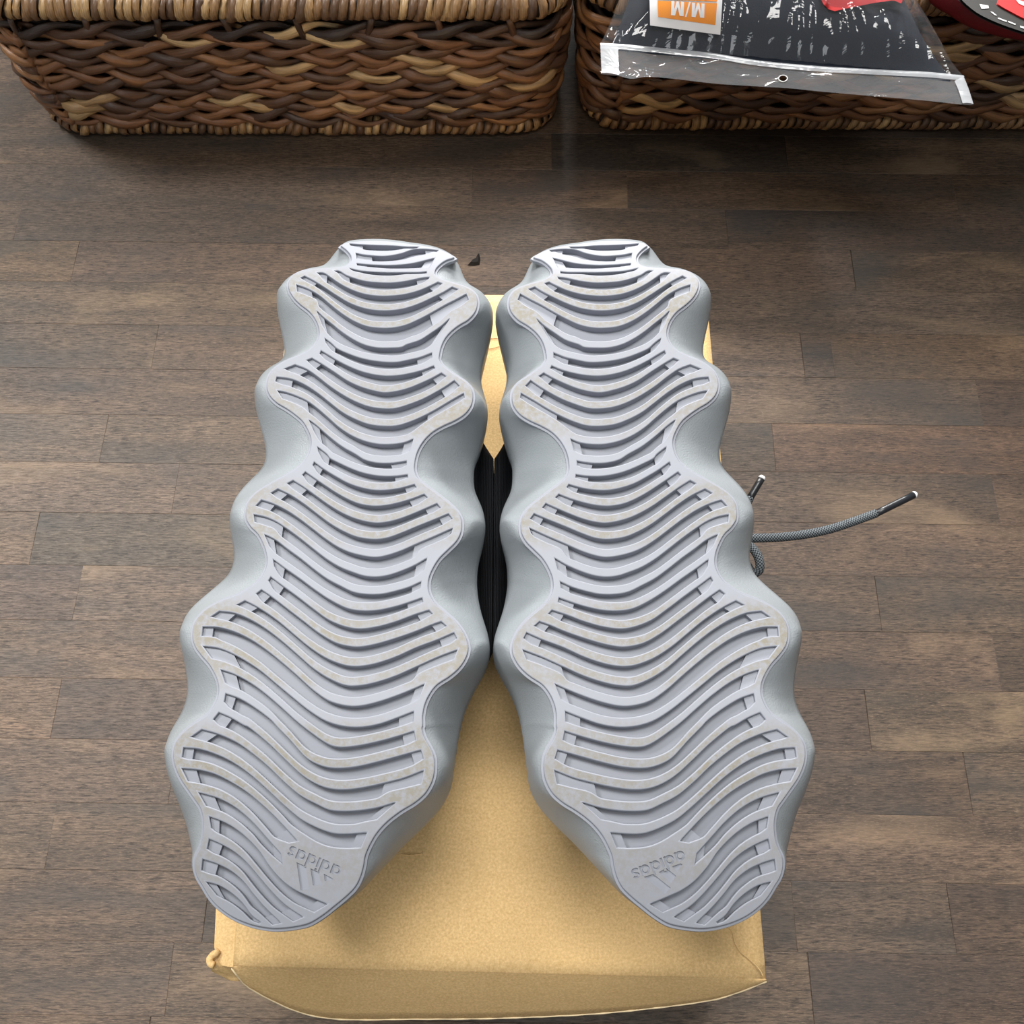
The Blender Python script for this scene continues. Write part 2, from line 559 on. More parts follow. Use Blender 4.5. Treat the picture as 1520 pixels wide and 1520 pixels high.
# landmarks: outline point, silhouette point, depth of the silhouette below the sole (mm), bulge
LAND = [('A800,185', 'A797,188', 16, -.3), ('B945,315', 'B948,314', 16, -.3), ('B725,500', 'B1075,605', 13, .5), ('B1205,850', 'B1390,1010', 26, 1),
        ('B775,1430', 'D1245,450', 30, .3), ('D1155,680', 'D1322,880', 26, 1), ('D500,1430', 'F1240,200', 30, .3), ('F1105,750', 'F1372,770', 26, 1),
        ('F725,1440', 'F1278,1400', 30, .3), ('H1235,660', 'H1440,640', 26, 1), ('H805,1330', 'H1180,1340', 30, .3), ('J1235,500', 'J1412,560', 24, 1),
        ('J620,1240', 'J1080,1110', 24, .4), ('L860,1070', 'L950,1085', 12, .8), ('L450,1370', 'L430,1393', 8, 1), ('K310,1080', 'K308,1084', 8, 1),
        ('K140,730', 'K133,735', 10, 1), ('K240,290', 'K60,300', 16, .4), ('I105,370', 'I37,380', 14, 1), ('G405,1050', 'G115,1060', 18, .3),
        ('G160,540', 'G45,560', 14, 1), ('E427,1140', 'E60,1110', 18, .3), ('E187,630', 'E9,690', 14, 1), ('C697,1190', 'C188,1350', 18, .3),
        ('C194,545', 'C60,650', 14, 1), ('A560,1190', 'C403,200', 20, .3), ('A210,620', 'A84,800', 16, 1), ('A921,330', 'A645,414', 15, .4)]

# tread slots: upper edge (left to right) | lower left end points | lower right end points | extra lower points / flags
SLOTS = [
    ('A905,162 1040,172 1200,180 B260,186 400,197 540,199', 'A912,180 1040,206', 'B540,204', 'A1060,224 1200,238 B200,239 300,230 420,210'),
    ('A975,268 1050,285 1250,303 B200,300 350,272 470,232 600,222 760,237', 'A985,330', 'B760,243', 'A1110,352 1250,360 B150,359 350,342 480,305 640,273 690,252'),
    ('A985,385 1100,397 1250,405 B200,407 400,395 520,375 640,345 720,325', 'A988,404', 'B660,430', 'A1100,420 1250,434 B200,440 400,440 520,436'),
    ('A905,440 1010,465 1150,480 B200,488 400,487 560,485 630,477', 'A915,450', 'B632,494', 'A1000,478 1100,502 1250,518 B250,519 400,504 560,492'),
    ('A735,468 785,470 860,515 950,550 1080,585 1250,602 B250,603 400,585 520,560 600,545 660,540', 'A770,490', 'B658,552', ''),
    ('A540,490 610,492 700,550 780,605 900,670 1050,725 1200,750 B200,753 380,735 550,690 680,635 760,595', 'A560,508', 'B805,610', ''),
    ('A395,526 500,580 620,655 740,735 900,830 1080,895 1250,918 B250,915 400,890 560,835 700,770 830,705 920,650', 'A352,548', 'B985,675', ''),
    ('A305,625 430,670 560,745 680,845 800,940 950,1035 1100,1095 1250,1115 B250,1112 400,1080 560,1010 700,935 850,850 950,800 1080,730', 'A312,700', 'B1105,792', 'A420,740 540,800 B1000,870 900,920|S'),
    ('A530,915 600,985 700,1065 790,1140 920,1230 1060,1300 1200,1335 1350,1340 1500,1328 B400,1305 560,1250 700,1160 800,1090 900,1000', 'A600,1085', 'B730,1258', ''),
    ('A625,1230 700,1290 760,1345 900,1410 1050,1460 1250,1495 B300,1500 430,1475 560,1445 690,1395', 'A635,1275', 'B690,1445', ''),
    ('C810,155 910,215 1000,270 1150,345 1300,400 D130,437 300,435 450,410 600,370 710,325', 'C795,185', 'D725,350', ''),
    ('C705,238 810,300 950,390 1100,490 1250,560 1400,605 D150,627 280,615 420,580 560,525 690,465 800,405', 'C650,260', 'D850,440', ''),
    ('C515,312 640,360 760,440 900,550 1050,650 1200,730 1350,785 D130,808 280,805 450,755 600,695 750,615 850,555 945,490', 'C400,357', 'D1000,548', ''),
    ('C310,450 460,470 600,525 760,625 900,735 1050,850 1200,930 1350,985 D130,1005 300,1000 450,955 600,890 750,810 900,720 1050,635', 'C295,497', 'D1058,682', 'D950,755 800,840 640,935|S'),
    ('C320,605 400,620 520,660 650,720 760,800 900,920 1000,1010 1150,1110 1300,1175 D80,1208 150,1213 280,1208 400,1185 480,1150', 'C375,690', 'D440,1278', 'C480,730 600,785|S'),
    ('C670,932 760,1000 900,1125 1050,1240 1200,1325 F0,15 130,50 280,57 400,45 480,30', 'C740,1080', 'F478,75', ''),
    ('C770,1240 880,1330 E1130,-5 1250,60 1380,120 1500,163 F130,195 250,205 380,200 490,185', 'C780,1290', 'F495,215', ''),
    ('E960,45 1070,125 1200,205 1350,285 1500,335 F120,360 250,360 400,340 570,295', 'E945,75', 'F590,325', ''),
    ('E860,155 960,225 1100,320 1250,415 1400,490 1500,522 F120,540 260,530 400,500 550,455 680,405', 'E830,185', 'F715,440', ''),
    ('E720,250 840,325 1000,440 1150,545 1300,630 1450,690 F130,730 260,720 400,685 560,625 700,565 825,510', 'E660,282', 'F860,555', ''),
    ('E550,345 700,420 850,520 1000,635 1150,745 1300,830 1450,890 F120,915 260,900 420,845 600,770 800,690 955,625', 'E475,390', 'F995,680', ''),
    ('E365,470 500,515 650,590 800,690 950,805 1100,920 1250,1015 1400,1075 F120,1118 250,1100 420,1045 600,965 800,880 1000,790', 'E305,532', 'F985,840 940,885', 'F800,950 640,1022|S'),
    ('E280,635 400,660 520,710 650,795 800,905 950,1025 1100,1140 1250,1230 1400,1290 F0,1328 130,1340 260,1325 420,1275 580,1205 710,1130', 'E290,715', 'F675,1252', 'E400,748 520,795|S'),
    ('E400,860 520,920 650,1020 800,1130 950,1250 1100,1360 1250,1440 H150,118 280,140 420,138 560,108 680,72 790,22', 'E455,987', 'H782,77', ''),
    ('E500,1145 640,1250 G1180,0 1300,90 1450,190 H100,273 230,295 380,290 550,255 680,215 800,173', 'E510,1217', 'H808,210', ''),
    ('G898,-22 1000,55 1150,165 1300,280 1450,385 H100,450 220,465 380,445 560,395 720,335 865,288', 'G878,8', 'H895,320', ''),
    ('G810,98 900,160 1050,275 1200,390 1350,505 1500,592 H80,622 200,635 350,612 550,555 750,485 880,430 980,395', 'G765,132', 'H1025,435', ''),
    ('G655,200 780,265 950,380 1100,505 1250,630 1400,730 H0,784 100,812 200,818 350,795 550,730 750,640 950,565 1100,500', 'G585,237', 'H1125,550', ''),
    ('G415,298 550,315 700,375 850,465 1000,580 1150,710 1300,840 1450,935 H90,998 220,998 380,965 560,905 750,820 950,730 1130,662', 'G340,348', 'H1095,747', 'H950,800 760,885|S'),
    ('G260,445 400,450 550,490 700,560 850,660 1000,780 1150,910 1300,1045 1450,1145 H100,1190 220,1190 380,1155 560,1095 720,1030 820,985', 'G250,527', 'H765,1117', 'G380,540|S'),
    ('G265,628 400,645 520,690 650,760 800,860 950,985 1100,1110 1250,1230 1400,1325 H0,1368 120,1388 250,1387 400,1360 560,1305 720,1242', 'G345,738', 'H715,1332', 'G460,765|S'),
    ('G430,850 550,890 700,970 850,1080 1000,1210 1150,1345 1300,1460 J190,258 270,298 350,312 500,300 700,260 900,205 1040,160', 'G470,967', 'J1055,240', ''),
    ('G475,1075 600,1120 750,1210 900,1325 I1080,117 1200,240 J20,405 100,457 220,500 340,510 500,495 700,450 900,395 1105,338', 'G460,1147', 'J1128,415', ''),
    ('G410,1252 520,1300 650,1375 I800,115 1000,275 1150,420 1300,560 1400,630 J180,682 280,706 420,710 600,685 800,640 950,600 1130,530', 'G360,1314', 'J1105,650', 'J950,688 800,725|S'),
    ('I375,145 520,185 700,265 850,370 1000,495 1150,640 1300,765 1450,845 J250,903 400,915 550,905 700,880 870,830', 'I280,212', 'J690,985', 'J560,1010|S'),
    ('I205,315 350,328 550,395 700,475 850,585 1000,720 1150,860 1300,985 1400,1042 J200,1098 300,1125 430,1128 595,1115', 'I190,402', 'J540,1250', 'J20,1128 130,1195 250,1240 400,1255|S'),
    ('I190,510 350,525 500,565 650,640 800,735 950,860 1080,985 1270,1190', 'I245,627', 'I1195,1205', ''),
    ('I350,738 540,795 700,885 850,1015 980,1160 1115,1310', 'I415,857', 'I1130,1400', 'I1040,1323|S'),
    ('K312,170 480,235 620,320 750,430 870,560 988,735 L150,900 290,1000 430,1065 645,1155', 'K330,292', 'L505,1240', ''),
    ('K308,422 450,485 600,575 730,690 850,830 960,960 1080,1090 1180,1180 1360,1300', 'K285,527', 'K1255,1345', ''),
    ('K235,650 390,700 540,775 680,890 800,1040 930,1190 1110,1365', 'K220,770', 'K1022,1385', ''),
    ('K275,905 420,948 560,1035 680,1145 790,1290 882,1358', 'K395,1052', 'K875,1370', 'K560,1140 690,1240 790,1335'),
]


def rib_w(y):
    return float(np.interp(y, [400, 520, 760, 950, 1120, 1260, 1350], [9.6, 10.6, 12.2, 13.8, 15.0, 15.4, 14.0]))


def build_slot_curves():
    ups = [np.array(catmull(T(s[0]), 7)) for s in SLOTS]
    out = []
    for k, (us, ll, lr, ex) in enumerate(SLOTS):
        up = ups[k]
        L, R = T(ll), T(lr)
        short = ex.endswith('|S')
        ex = ex.replace('|S', '')
        extra = T(ex) if ex else []
        mid = []
        if (not extra or short) and k + 1 < len(SLOTS):
            nx = ups[k + 1]
            lo_x = L[-1][0] + 9; hi_x = R[0][0] - 9
            for e in extra:
                if e[0] < 470 and e[0] > lo_x - 9 and e[0] < (lo_x + hi_x) / 2: lo_x = max(lo_x, e[0] + 9)
                elif e[0] > (lo_x + hi_x) / 2: hi_x = min(hi_x, e[0] - 9)
            n0, n1 = nx[0, 0] + 4, nx[-1, 0] - 2
            for x in np.arange(max(lo_x, n0), min(hi_x, n1), 9.0):
                y = float(np.interp(x, nx[:, 0], nx[:, 1]))
                mid.append((x, y - rib_w(y)))
        pts = sorted(mid + list(extra), key=lambda p: p[0])
        lo = np.array(catmull([L[-1]] + pts + [R[0]], 4))
        if len(L) > 1: lo = np.vstack([np.array(L[:-1]), lo])
        if len(R) > 1: lo = np.vstack([lo, np.array(R[1:])]) if R[1][0] > R[0][0] else lo
        rend = None
        if len(R) > 1 and R[1][0] < R[0][0]:      # bevelled right end: R0 lies between the upper end and R1
            lo = np.array(catmull([L[-1]] + [p for p in pts if p[0] < R[1][0] - 6] + [R[1]], 4))
            if len(L) > 1: lo = np.vstack([np.array(L[:-1]), lo])
            rend = R[0]
        # the two edges may not cross
        ok = lo.copy()
        for i in range(1, len(ok) - 1):
            x = ok[i, 0]
            if up[0, 0] < x < up[-1, 0]:
                ok[i, 1] = max(ok[i, 1], np.interp(x, up[:, 0], up[:, 1]) + 2.2)
        out.append((up, ok, rend))
    return out


# ------------------------------------------------------------------ sole surface
BOX_TOP = 0.13
SOLE_Z = BOX_TOP + 0.098


def zs(y):
    d = 0.0
    if y > 0.29: d += 4.2 * (y - 0.29) ** 2
    if y < 0.10: d += 2.3 * (0.10 - y) ** 2
    return SOLE_Z - d


def dzs(y):
    return -8.4 * (y - 0.29) if y > 0.29 else (4.6 * (0.10 - y) if y < 0.10 else 0.0)


def onsole(u, v, depth=0.0):
    z = SOLE_Z - depth
    for _ in range(30):
        p = P(u, v, z)
        z = 0.5 * z + 0.5 * (zs(p.y) - depth)
    p = P(u, v, z)
    return p


XM = -0.0090


def snorm(y):
    n = Vector((0, -dzs(y), 1))
    return n.normalized()


def to_mm(px):
    return np.array([[q.x * 1000, q.y * 1000] for q in (onsole(u, v) for u, v in px)])


def loop_normals(L):
    """unit outward-left normals of closed loop (numpy n x 2)"""
    t = np.roll(L, -1, 0) - np.roll(L, 1, 0)
    t /= np.maximum(np.linalg.norm(t, axis=1), 1e-9)[:, None]
    return np.stack([t[:, 1], -t[:, 0]], 1)


def offset_loop(L, d):
    """move a CCW loop outwards by d using mitred edge normals"""
    e = np.roll(L, -1, 0) - L
    e /= np.maximum(np.linalg.norm(e, axis=1), 1e-9)[:, None]
    n1 = np.stack([e[:, 1], -e[:, 0]], 1)
    n0 = np.roll(n1, 1, 0)
    m = n0 + n1
    l2 = np.maximum((m * m).sum(1), 0.5)
    return L + m * (2 * d / l2)[:, None]


def area(L):
    x, y = L[:, 0], L[:, 1]
    return 0.5 * np.sum(x * np.roll(y, -1) - np.roll(x, -1) * y)


def ccw(L):
    return L if area(L) > 0 else L[::-1].copy()


def inside(pts, L):
    x, y = pts[:, 0], pts[:, 1]
    c = np.zeros(len(pts), bool)
    xj, yj = np.roll(L[:, 0], 1), np.roll(L[:, 1], 1)
    for xi, yi, xk, yk in zip(L[:, 0], L[:, 1], xj, yj):
        if yi == yk: continue
        m = (yi > y) != (yk > y)
        if m.any():
            c[m] ^= x[m] < (xk - xi) * (y[m] - yi) / (yk - yi) + xi
    return c


def triangulate(loops, extra=None):
    """triangles inside an odd number of loops; returns (verts, tris, index of each loop's own verts)"""
    V, E = [], []
    for L in loops:
        b = len(V)
        V += [Vector((float(p[0]), float(p[1]))) for p in L]
        E += [(b + i, b + (i + 1) % len(L)) for i in range(len(L))]
    if extra is not None:
        V += [Vector((float(p[0]), float(p[1]))) for p in extra]
    vo, eo, fo, vi, ei, fi = delaunay_2d_cdt(V, E, [], 0, 1e-6)
    vo = np.array([(p.x, p.y) for p in vo])
    fo = np.array([t for t in fo])
    cen = vo[fo].mean(1)
    par = np.zeros(len(cen), bool)
    for L in loops: par ^= inside(cen, np.asarray(L))
    fo = fo[par]
    a, b, c = vo[fo[:, 0]], vo[fo[:, 1]], vo[fo[:, 2]]
    s = (b[:, 0] - a[:, 0]) * (c[:, 1] - a[:, 1]) - (b[:, 1] - a[:, 1]) * (c[:, 0] - a[:, 0])
    fo[s < 0] = fo[s < 0][:, ::-1]
    return vo, fo[np.abs(s) > 1e-9]


class SoleMesh:
    """geometry in sole coordinates (x mm, y mm, depth mm) turned to world with analytic normals"""
    def __init__(self): self.V, self.N, self.F, self.W = [], [], [], []

    def add(self, pts, depth, horiz, tilt, wear):
        """pts n x 2 mm; horiz n x 2 or None; tilt 0 = along the sole normal, 1 = along horiz"""
        b = len(self.V)
        for i, p in enumerate(pts):
            y = p[1] / 1000
            self.V.append((p[0] / 1000, y, zs(y) - (depth if np.isscalar(depth) else depth[i]) / 1000))
            n = snorm(y)
            if tilt:
                h = Vector((horiz[i][0], horiz[i][1], 0))
                n = (n * (1 - tilt) + h * tilt).normalized()
            self.N.append(n)
            self.W.append(wear if np.isscalar(wear) else wear[i])
        return b

    def bridge(self, b0, b1, n, flip=False, closed=True):
        for i in range(n if closed else n - 1):
            j = (i + 1) % n
            q = (b0 + i, b0 + j, b1 + j, b1 + i)
            self.F.append(q[::-1] if flip else q)


WEAR_Y = [(395, 0), (412, .6), (430, 1), (478, .9), (497, .1), (545, .1), (565, .8), (600, 1), (640, .8), (655, .05), (708, .05), (722, .8),
          (770, 1), (800, .8), (815, .05), (885, .05), (905, .9), (950, 1), (1010, .9), (1025, .1), (1068, .1), (1085, .9), (1130, 1), (1190, .9),
          (1215, .3), (1235, .3), (1260, .6), (1300, .5), (1330, .2), (1360, .1)]


def px_of(p):
    d = Vector((p[0], p[1], p[2] - CAM_H))
    zc = d.y * CP - d.z * SP
    v = (-d.y * SP - d.z * CP) / zc
    return 760 + FPX * d.x / zc, 760 + FPX * v


SLOTC = build_slot_curves()


def slot_loop_px(s):
    up, lo, rend = s
    a = resample(up, step=2.6)
    b = resample(lo, step=2.6)
    parts = [a]
    if rend is not None: parts.append(np.array([rend]))
    parts.append(b[::-1])
    L = np.vstack(parts)
    keep = [0]
    for i in range(1, len(L)):
        if np.linalg.norm(L[i] - L[keep[-1]]) > 0.7: keep.append(i)
    L = L[keep]
    if np.linalg.norm(L[0] - L[-1]) < 0.7: L = L[:-1]
    return L


# ------------------------------------------------------------------ logo drawing (text up = +y, units = x height)
def ring_pts(cx, cy, r, n=28, a0=0.0):
    return [(cx + r * math.cos(a0 + 2 * math.pi * i / n), cy + r * math.sin(a0 + 2 * math.pi * i / n)) for i in range(n)]


def letter_bowl(cx, asc):
    """a / d: a ring with a stem on its right; asc = stem top height"""
    R, r, sw = 0.5, 0.255, 0.21
    out = []
    # outer: arc from the stem's foot round the left side back to the stem
    a0 = math.radians(-38); a1 = math.radians(38)
    xs = cx + R - 0.02
    out.append((xs, 0.0)); out.append((xs, asc)); out.append((xs - sw, asc))
    if asc > 1.05: out.append((xs - sw, 0.93))
    for i in range(25):
        a = math.radians(62) + (math.radians(298) - math.radians(62)) * i / 24
        out.append((cx + R * math.cos(a), 0.5 + R * math.sin(a)))
    out.append((xs - sw, 0.04)); out.append((xs - sw, 0.0))
    hole = ring_pts(cx - 0.02, 0.5, r, 20)
    return [out, hole]


def letter_s(cx):
    cl = [(0.30, 0.76), (0.20, 0.87), (0.02, 0.90), (-0.18, 0.86), (-0.24, 0.73), (-0.16, 0.60), (0.02, 0.52), (0.20, 0.42), (0.26, 0.28), (0.18, 0.14), (0.0, 0.10), (-0.2, 0.13), (-0.30, 0.24)]
    c = np.array(catmull(cl, 4))
    t = np.gradient(c, axis=0); t /= np.linalg.norm(t, axis=1)[:, None]
    n = np.stack([-t[:, 1], t[:, 0]], 1)
    return [[(cx + x, y) for x, y in np.vstack([c + n * 0.11, (c - n * 0.11)[::-1]])]]


def logo_loops(frame):
    """frame(x, y) -> px. Letters a d i d a s, then three slanted bars above them"""
    L = []
    for ch, cx in (('a', 0.5), ('d', 1.62), ('i', 2.37), ('d', 3.1), ('a', 4.22), ('s', 5.2)):
        if ch == 'a': L += letter_bowl(cx, 1.0)
        elif ch == 'd': L += letter_bowl(cx, 1.42)
        elif ch == 'i':
            L += [[(cx - .12, 0), (cx + .12, 0), (cx + .12, 1.0), (cx - .12, 1.0)], [(cx - .12, 1.14), (cx + .12, 1.14), (cx + .12, 1.38), (cx - .12, 1.38)]]
        else: L += letter_s(cx)
    return [np.array([frame(x, y) for x, y in l]) for l in L]


def densify(L, step):
    return np.vstack([resample(np.array([L[i], L[(i + 1) % len(L)]]), step=step)[:-1] for i in range(len(L))])


# ------------------------------------------------------------------ the shoes
def match_side_curves():
    o_px = np.array(catmull(OUTLINE, 5))[:-1]
    s_px = np.array(catmull(SILH, 5))[:-1]

    def nearest(arr, p):
        return int(np.argmin(((arr - np.array(p)) ** 2).sum(1)))
    io = [nearest(o_px, T(a)[0]) for a, b, d, k in LAND]
    ib = [nearest(s_px, T(b)[0]) for a, b, d, k in LAND]
    O, S, D, K = [], [], [], []
    n = len(LAND)
    for i in range(n):
        j = (i + 1) % n

        def seg(arr, a, b):
            return arr[a:b + 1] if b > a else np.vstack([arr[a:], arr[:b + 1]])
        so, sb = seg(o_px, io[i], io[j]), seg(s_px, ib[i], ib[j])
        if len(so) < 2: continue
        m = max(6, int(np.linalg.norm(np.diff(so, axis=0), axis=1).sum() / 3.4))
        so, sb = resample(so, n=m + 1)[:-1], (resample(sb, n=m + 1)[:-1] if len(sb) > 1 else np.repeat(sb, m, 0))
        w = 0.5 - 0.5 * np.cos(np.linspace(0, math.pi, m + 1)[:-1])
        O.append(so); S.append(sb)
        D.append(LAND[i][2] + (LAND[j][2] - LAND[i][2]) * w)
        K.append(LAND[i][3] + (LAND[j][3] - LAND[i][3]) * w)
    return np.vstack(O), np.vstack(S), np.concatenate(D), np.concatenate(K)


O_PX, S_PX, S_D, S_K = match_side_curves()


def smooth_loop(L, it):
    L = L.copy()
    for _ in range(it): L = 0.25 * np.roll(L, 1, 0) + 0.5 * L + 0.25 * np.roll(L, -1, 0)
    return L


def build_shoe(mirror, logo_px, label):
    mx = (lambda L: np.stack([2 * XM * 1000 - L[:, 0], L[:, 1]], 1)) if mirror else (lambda L: L)
    cx = -0.155 if not mirror else 2 * XM + 0.155
    root = thing('shoe', label, 'shoe', (cx, 0.17, BOX_TOP), None)
    sm = SoleMesh()
    out0 = ccw(mx(to_mm(O_PX)))
    B, DEP = 0.6, 4.0
    loops = [offset_loop(out0, -0.5)]
    slots = []
    for s in SLOTC:
        L = ccw(mx(to_mm(slot_loop_px(s))))
        slots.append(L)
        loops.append(offset_loop(L, B))
    logos = [ccw(to_mm(densify(l, 1.6))) for l in logo_px]
    loops += [offset_loop(l, 0.0) for l in logos]
    # the tread face
    vo, fo = triangulate(loops)
    py = [px_of((p[0] / 1000, p[1] / 1000, zs(p[1] / 1000)))[1] for p in vo]
    wy, wv = [a for a, b in WEAR_Y], [b for a, b in WEAR_Y]
    wear = np.interp(py, wy, wv)
    b = sm.add(vo, 0.0, None, 0, wear)
    sm.F += [tuple(int(b + i) for i in t) for t in fo]
    # outer rim of the outsole: rounded edge, wall, lip, and a wall down
    nrm = loop_normals(out0)
    n = len(out0)
    rings = [(-0.5, 0.0, 0.0), (-0.2, 0.12, 0.4), (0.0, 0.45, 0.85), (0.02, 1.15, 1.0), (0.06, 1.2, 0.0), (0.85, 1.25, 0.0), (1.05, 1.35, 0.5), (1.12, 1.6, 1.0), (1.12, 3.2, 1.0)]
    prev = None
    for off, dep, tilt in rings:
        bb = sm.add(offset_loop(out0, off), dep, nrm, tilt, 0.0 if dep > 0 else np.interp([px_of((p[0] / 1000, p[1] / 1000, zs(p[1] / 1000)))[1] for p in out0], wy, wv))
        if prev is not None: sm.bridge(prev, bb, n, True)
        prev = bb
    # slots: rounded rim and wall
    for L in slots:
        nr = -loop_normals(L)
        prev = None
        for off, dep, tilt in ((B, 0, 0.0), (0.45 * B, 0.10, 0.35), (0.1 * B, 0.30, 0.75), (0, 0.7, 1.0), (0, DEP, 1.0)):
            bb = sm.add(offset_loop(L, off), dep, nr, tilt, 0.0)
            if prev is not None: sm.bridge(prev, bb, len(L))
            prev = bb
    for l in logos:
        nr = -loop_normals(l)
        b0 = sm.add(l, 0, nr, 0.3, 0.0); b1 = sm.add(l, 0.9, nr, 0.9, 0.0)
        sm.bridge(b0, b1, len(l))
    # floors of the logo
    if logos:
        vo, fo = triangulate(logos)
        b = sm.add(vo, 0.9, None, 0, 0.0)
        sm.F += [tuple(int(b + i) for i in t) for t in fo]
    # floor of the grooves
    lo, hi = out0.min(0), out0.max(0)
    gx, gy = np.meshgrid(np.arange(lo[0], hi[0], 9), np.arange(lo[1], hi[1], 5))
    gp = np.stack([gx.ravel(), gy.ravel()], 1)
    flo = offset_loop(out0, -0.8)
    gp = gp[inside(gp, offset_loop(out0, -3))]
    vo, fo = triangulate([flo[::2]], gp)
    b = sm.add(vo, DEP, None, 0, 0.0)
    sm.F += [tuple(int(b + i) for i in t) for t in fo]
    # raised steps at both ends of each groove
    for k, (up, lw, rend) in enumerate(SLOTC):
        N = 60
        U, Lw = resample(up, n=N), resample(lw, n=N)
        ln = np.linalg.norm(np.diff(up, axis=0), axis=1).sum()
        if ln < 60: continue
        for side in (0, 1):
            t = min(0.3, (19 + 5 * math.sin(k * 2.1 + side)) / ln)
            if k in (7, 13, 21, 28, 33) and side == 1: t = min(0.4, 62 / ln)
            if k in (14, 22, 30) and side == 0: t = min(0.35, 46 / ln)
            q = np.linspace(0, t, 7) if side == 0 else np.linspace(1 - t, 1, 7)
            ia = q * (N - 1)
            ua = np.stack([np.interp(ia, range(N), U[:, c]) for c in (0, 1)], 1)
            la = np.stack([np.interp(ia, range(N), Lw[:, c]) for c in (0, 1)], 1)
            cut = 0 if side == 1 else -1      # the inner end leans a little
            pu, pl = mx(to_mm(ua)), mx(to_mm(la))
            b0 = sm.add(pu, 1.55, None, 0, 0.0); b1 = sm.add(pl, 1.55, None, 0, 0.0)
            for i in range(6):
                f = (b0 + i, b1 + i, b1 + i + 1, b0 + i + 1)
                sm.F.append(f if not mirror else f[::-1])
            i = 6 if side == 0 else 0
            e = np.array([pu[i], pl[i]])
            d = e[1] - e[0]
            h = np.array([-d[1], d[0]]); h /= max(np.linalg.norm(h), 1e-6)
            inner = (pu[3] + pl[3]) / 2
            if np.dot(h, inner - e[0]) > 0: h = -h
            w0 = sm.add(e, 1.55, [h, h], 1.0, 0.0); w1 = sm.add(e, DEP, [h, h], 1.0, 0.0)
            sm.F.append((w0, w0 + 1, w1 + 1, w1))
    VA, NA = np.array(sm.V), np.array([tuple(q) for q in sm.N])
    for i, f in enumerate(sm.F):
        p = VA[list(f[:3])]
        g = np.cross(p[1] - p[0], p[2] - p[0])
        if len(f) == 4: g = g + np.cross(p[2] - p[0], VA[f[3]] - p[0])
        if g.dot(NA[list(f)].sum(0)) < 0: sm.F[i] = tuple(f)[::-1]
    ob = mesh_obj('outsole', sm.V, sm.F, M_OUT, root, True, sm.N)
    attr(ob, 'wear', sm.W)
    tag(ob, 'pale lilac grey tread with wavy grooves, soiled on its lobes')

    # ---- midsole: lofted from the outsole's edge out to its bulging side and down to the upper
    oo = to_mm(O_PX)
    cw = area(oo) < 0
    oo = oo if not cw else oo
    ext = ccw(oo)
    rev = area(oo) < 0
    px_s, dep, kb = (S_PX[::-1], S_D[::-1], S_K[::-1]) if rev else (S_PX, S_D, S_K)
    start = offset_loop(ext, 1.02)
    n = len(start)
    nrm_o = loop_normals(smooth_loop(ext, 4))
    st3 = [Vector((p[0] / 1000, p[1] / 1000, zs(p[1] / 1000) - 0.0019)) for p in start]
    sl3 = [onsole(u, v, d / 1000) for (u, v), d in zip(px_s, dep)]
    arr = smooth_loop(np.array([tuple(q) for q in sl3]), 14)
    kb = smooth_loop(np.stack([kb, kb], 1), 20)[:, 0]
    sl3 = [Vector(q) for q in arr]
    for q in sl3:
        if q.x > XM - 0.0006: q.x = XM - 0.0006
    # smooth, waveless outline for the lower edge
    ctr = np.array([(p.x, p.y) for p in sl3])
    sm_xy = smooth_loop(ctr, 700)
    cxy = sm_xy.mean(0)
    rings = []
    NR = 11
    for r in range(NR + 1):
        t = r / NR
        ring = []
        for i in range(n):
            a, c = st3[i], sl3[i]
            k = kb[i] * (1 - 1.35 * max(0.0, nrm_o[i, 1]))
            f = 0.50 + 0.30 * k
            g = 0.42 - 0.26 * k
            ctl = Vector((a.x + (c.x - a.x) * f, a.y + (c.y - a.y) * f, a.z + (c.z - a.z) * g))
            ring.append(a * (1 - t) ** 2 + ctl * (2 * t * (1 - t)) + c * t * t)
        rings.append(ring)
    for q, (sh, dz) in enumerate(((0.05, 0.006), (0.14, 0.013), (0.34, 0.024), (0.62, 0.034), (0.86, 0.042))):
        ring = []
        for i in range(n):
            c = sl3[i]
            toe = max(0.0, min(1.0, (c.y - 0.02) / 0.12))
            tx = cxy[0] + (sm_xy[i, 0] - cxy[0]) * 0.86
            ty = cxy[1] + (sm_xy[i, 1] - cxy[1]) * 0.95
            z = c.z - dz * (0.55 + 0.45 * toe)
            ring.append(Vector((c.x + (tx - c.x) * sh, c.y + (ty - c.y) * sh, z)))
        rings.append(ring)
    V, F = [], []
    for ring in rings: V += ring
    for r in range(len(rings) - 1):
        for i in range(n):
            j = (i + 1) % n
            F.append((r * n + i, (r + 1) * n + i, (r + 1) * n + j, r * n + j))
    # inner seat under the outsole
    c0 = len(V)
    if mirror:
        V = [Vector((2 * XM - p.x, p.y, p.z)) for p in V]
        F = [f[::-1] for f in F]
    mo = mesh_obj('midsole', V, F, M_MID, root)
    tag(mo, 'mid grey moulded foam midsole with bulging waves')

    # ---- knit upper, upside down on the box: closed sock shape
    V, F = [], []
    nn = n // 2
    idx = [2 * i for i in range(nn)]
    prof = [(0.92, 0.97, 0.030), (0.92, 0.95, 0.048), (0.90, 0.93, 0.064), (0.86, 0.88, 0.079), (0.76, 0.80, 0.089), (0.58, 0.68, 0.0958), (0.10, 0.35, 0.098)]
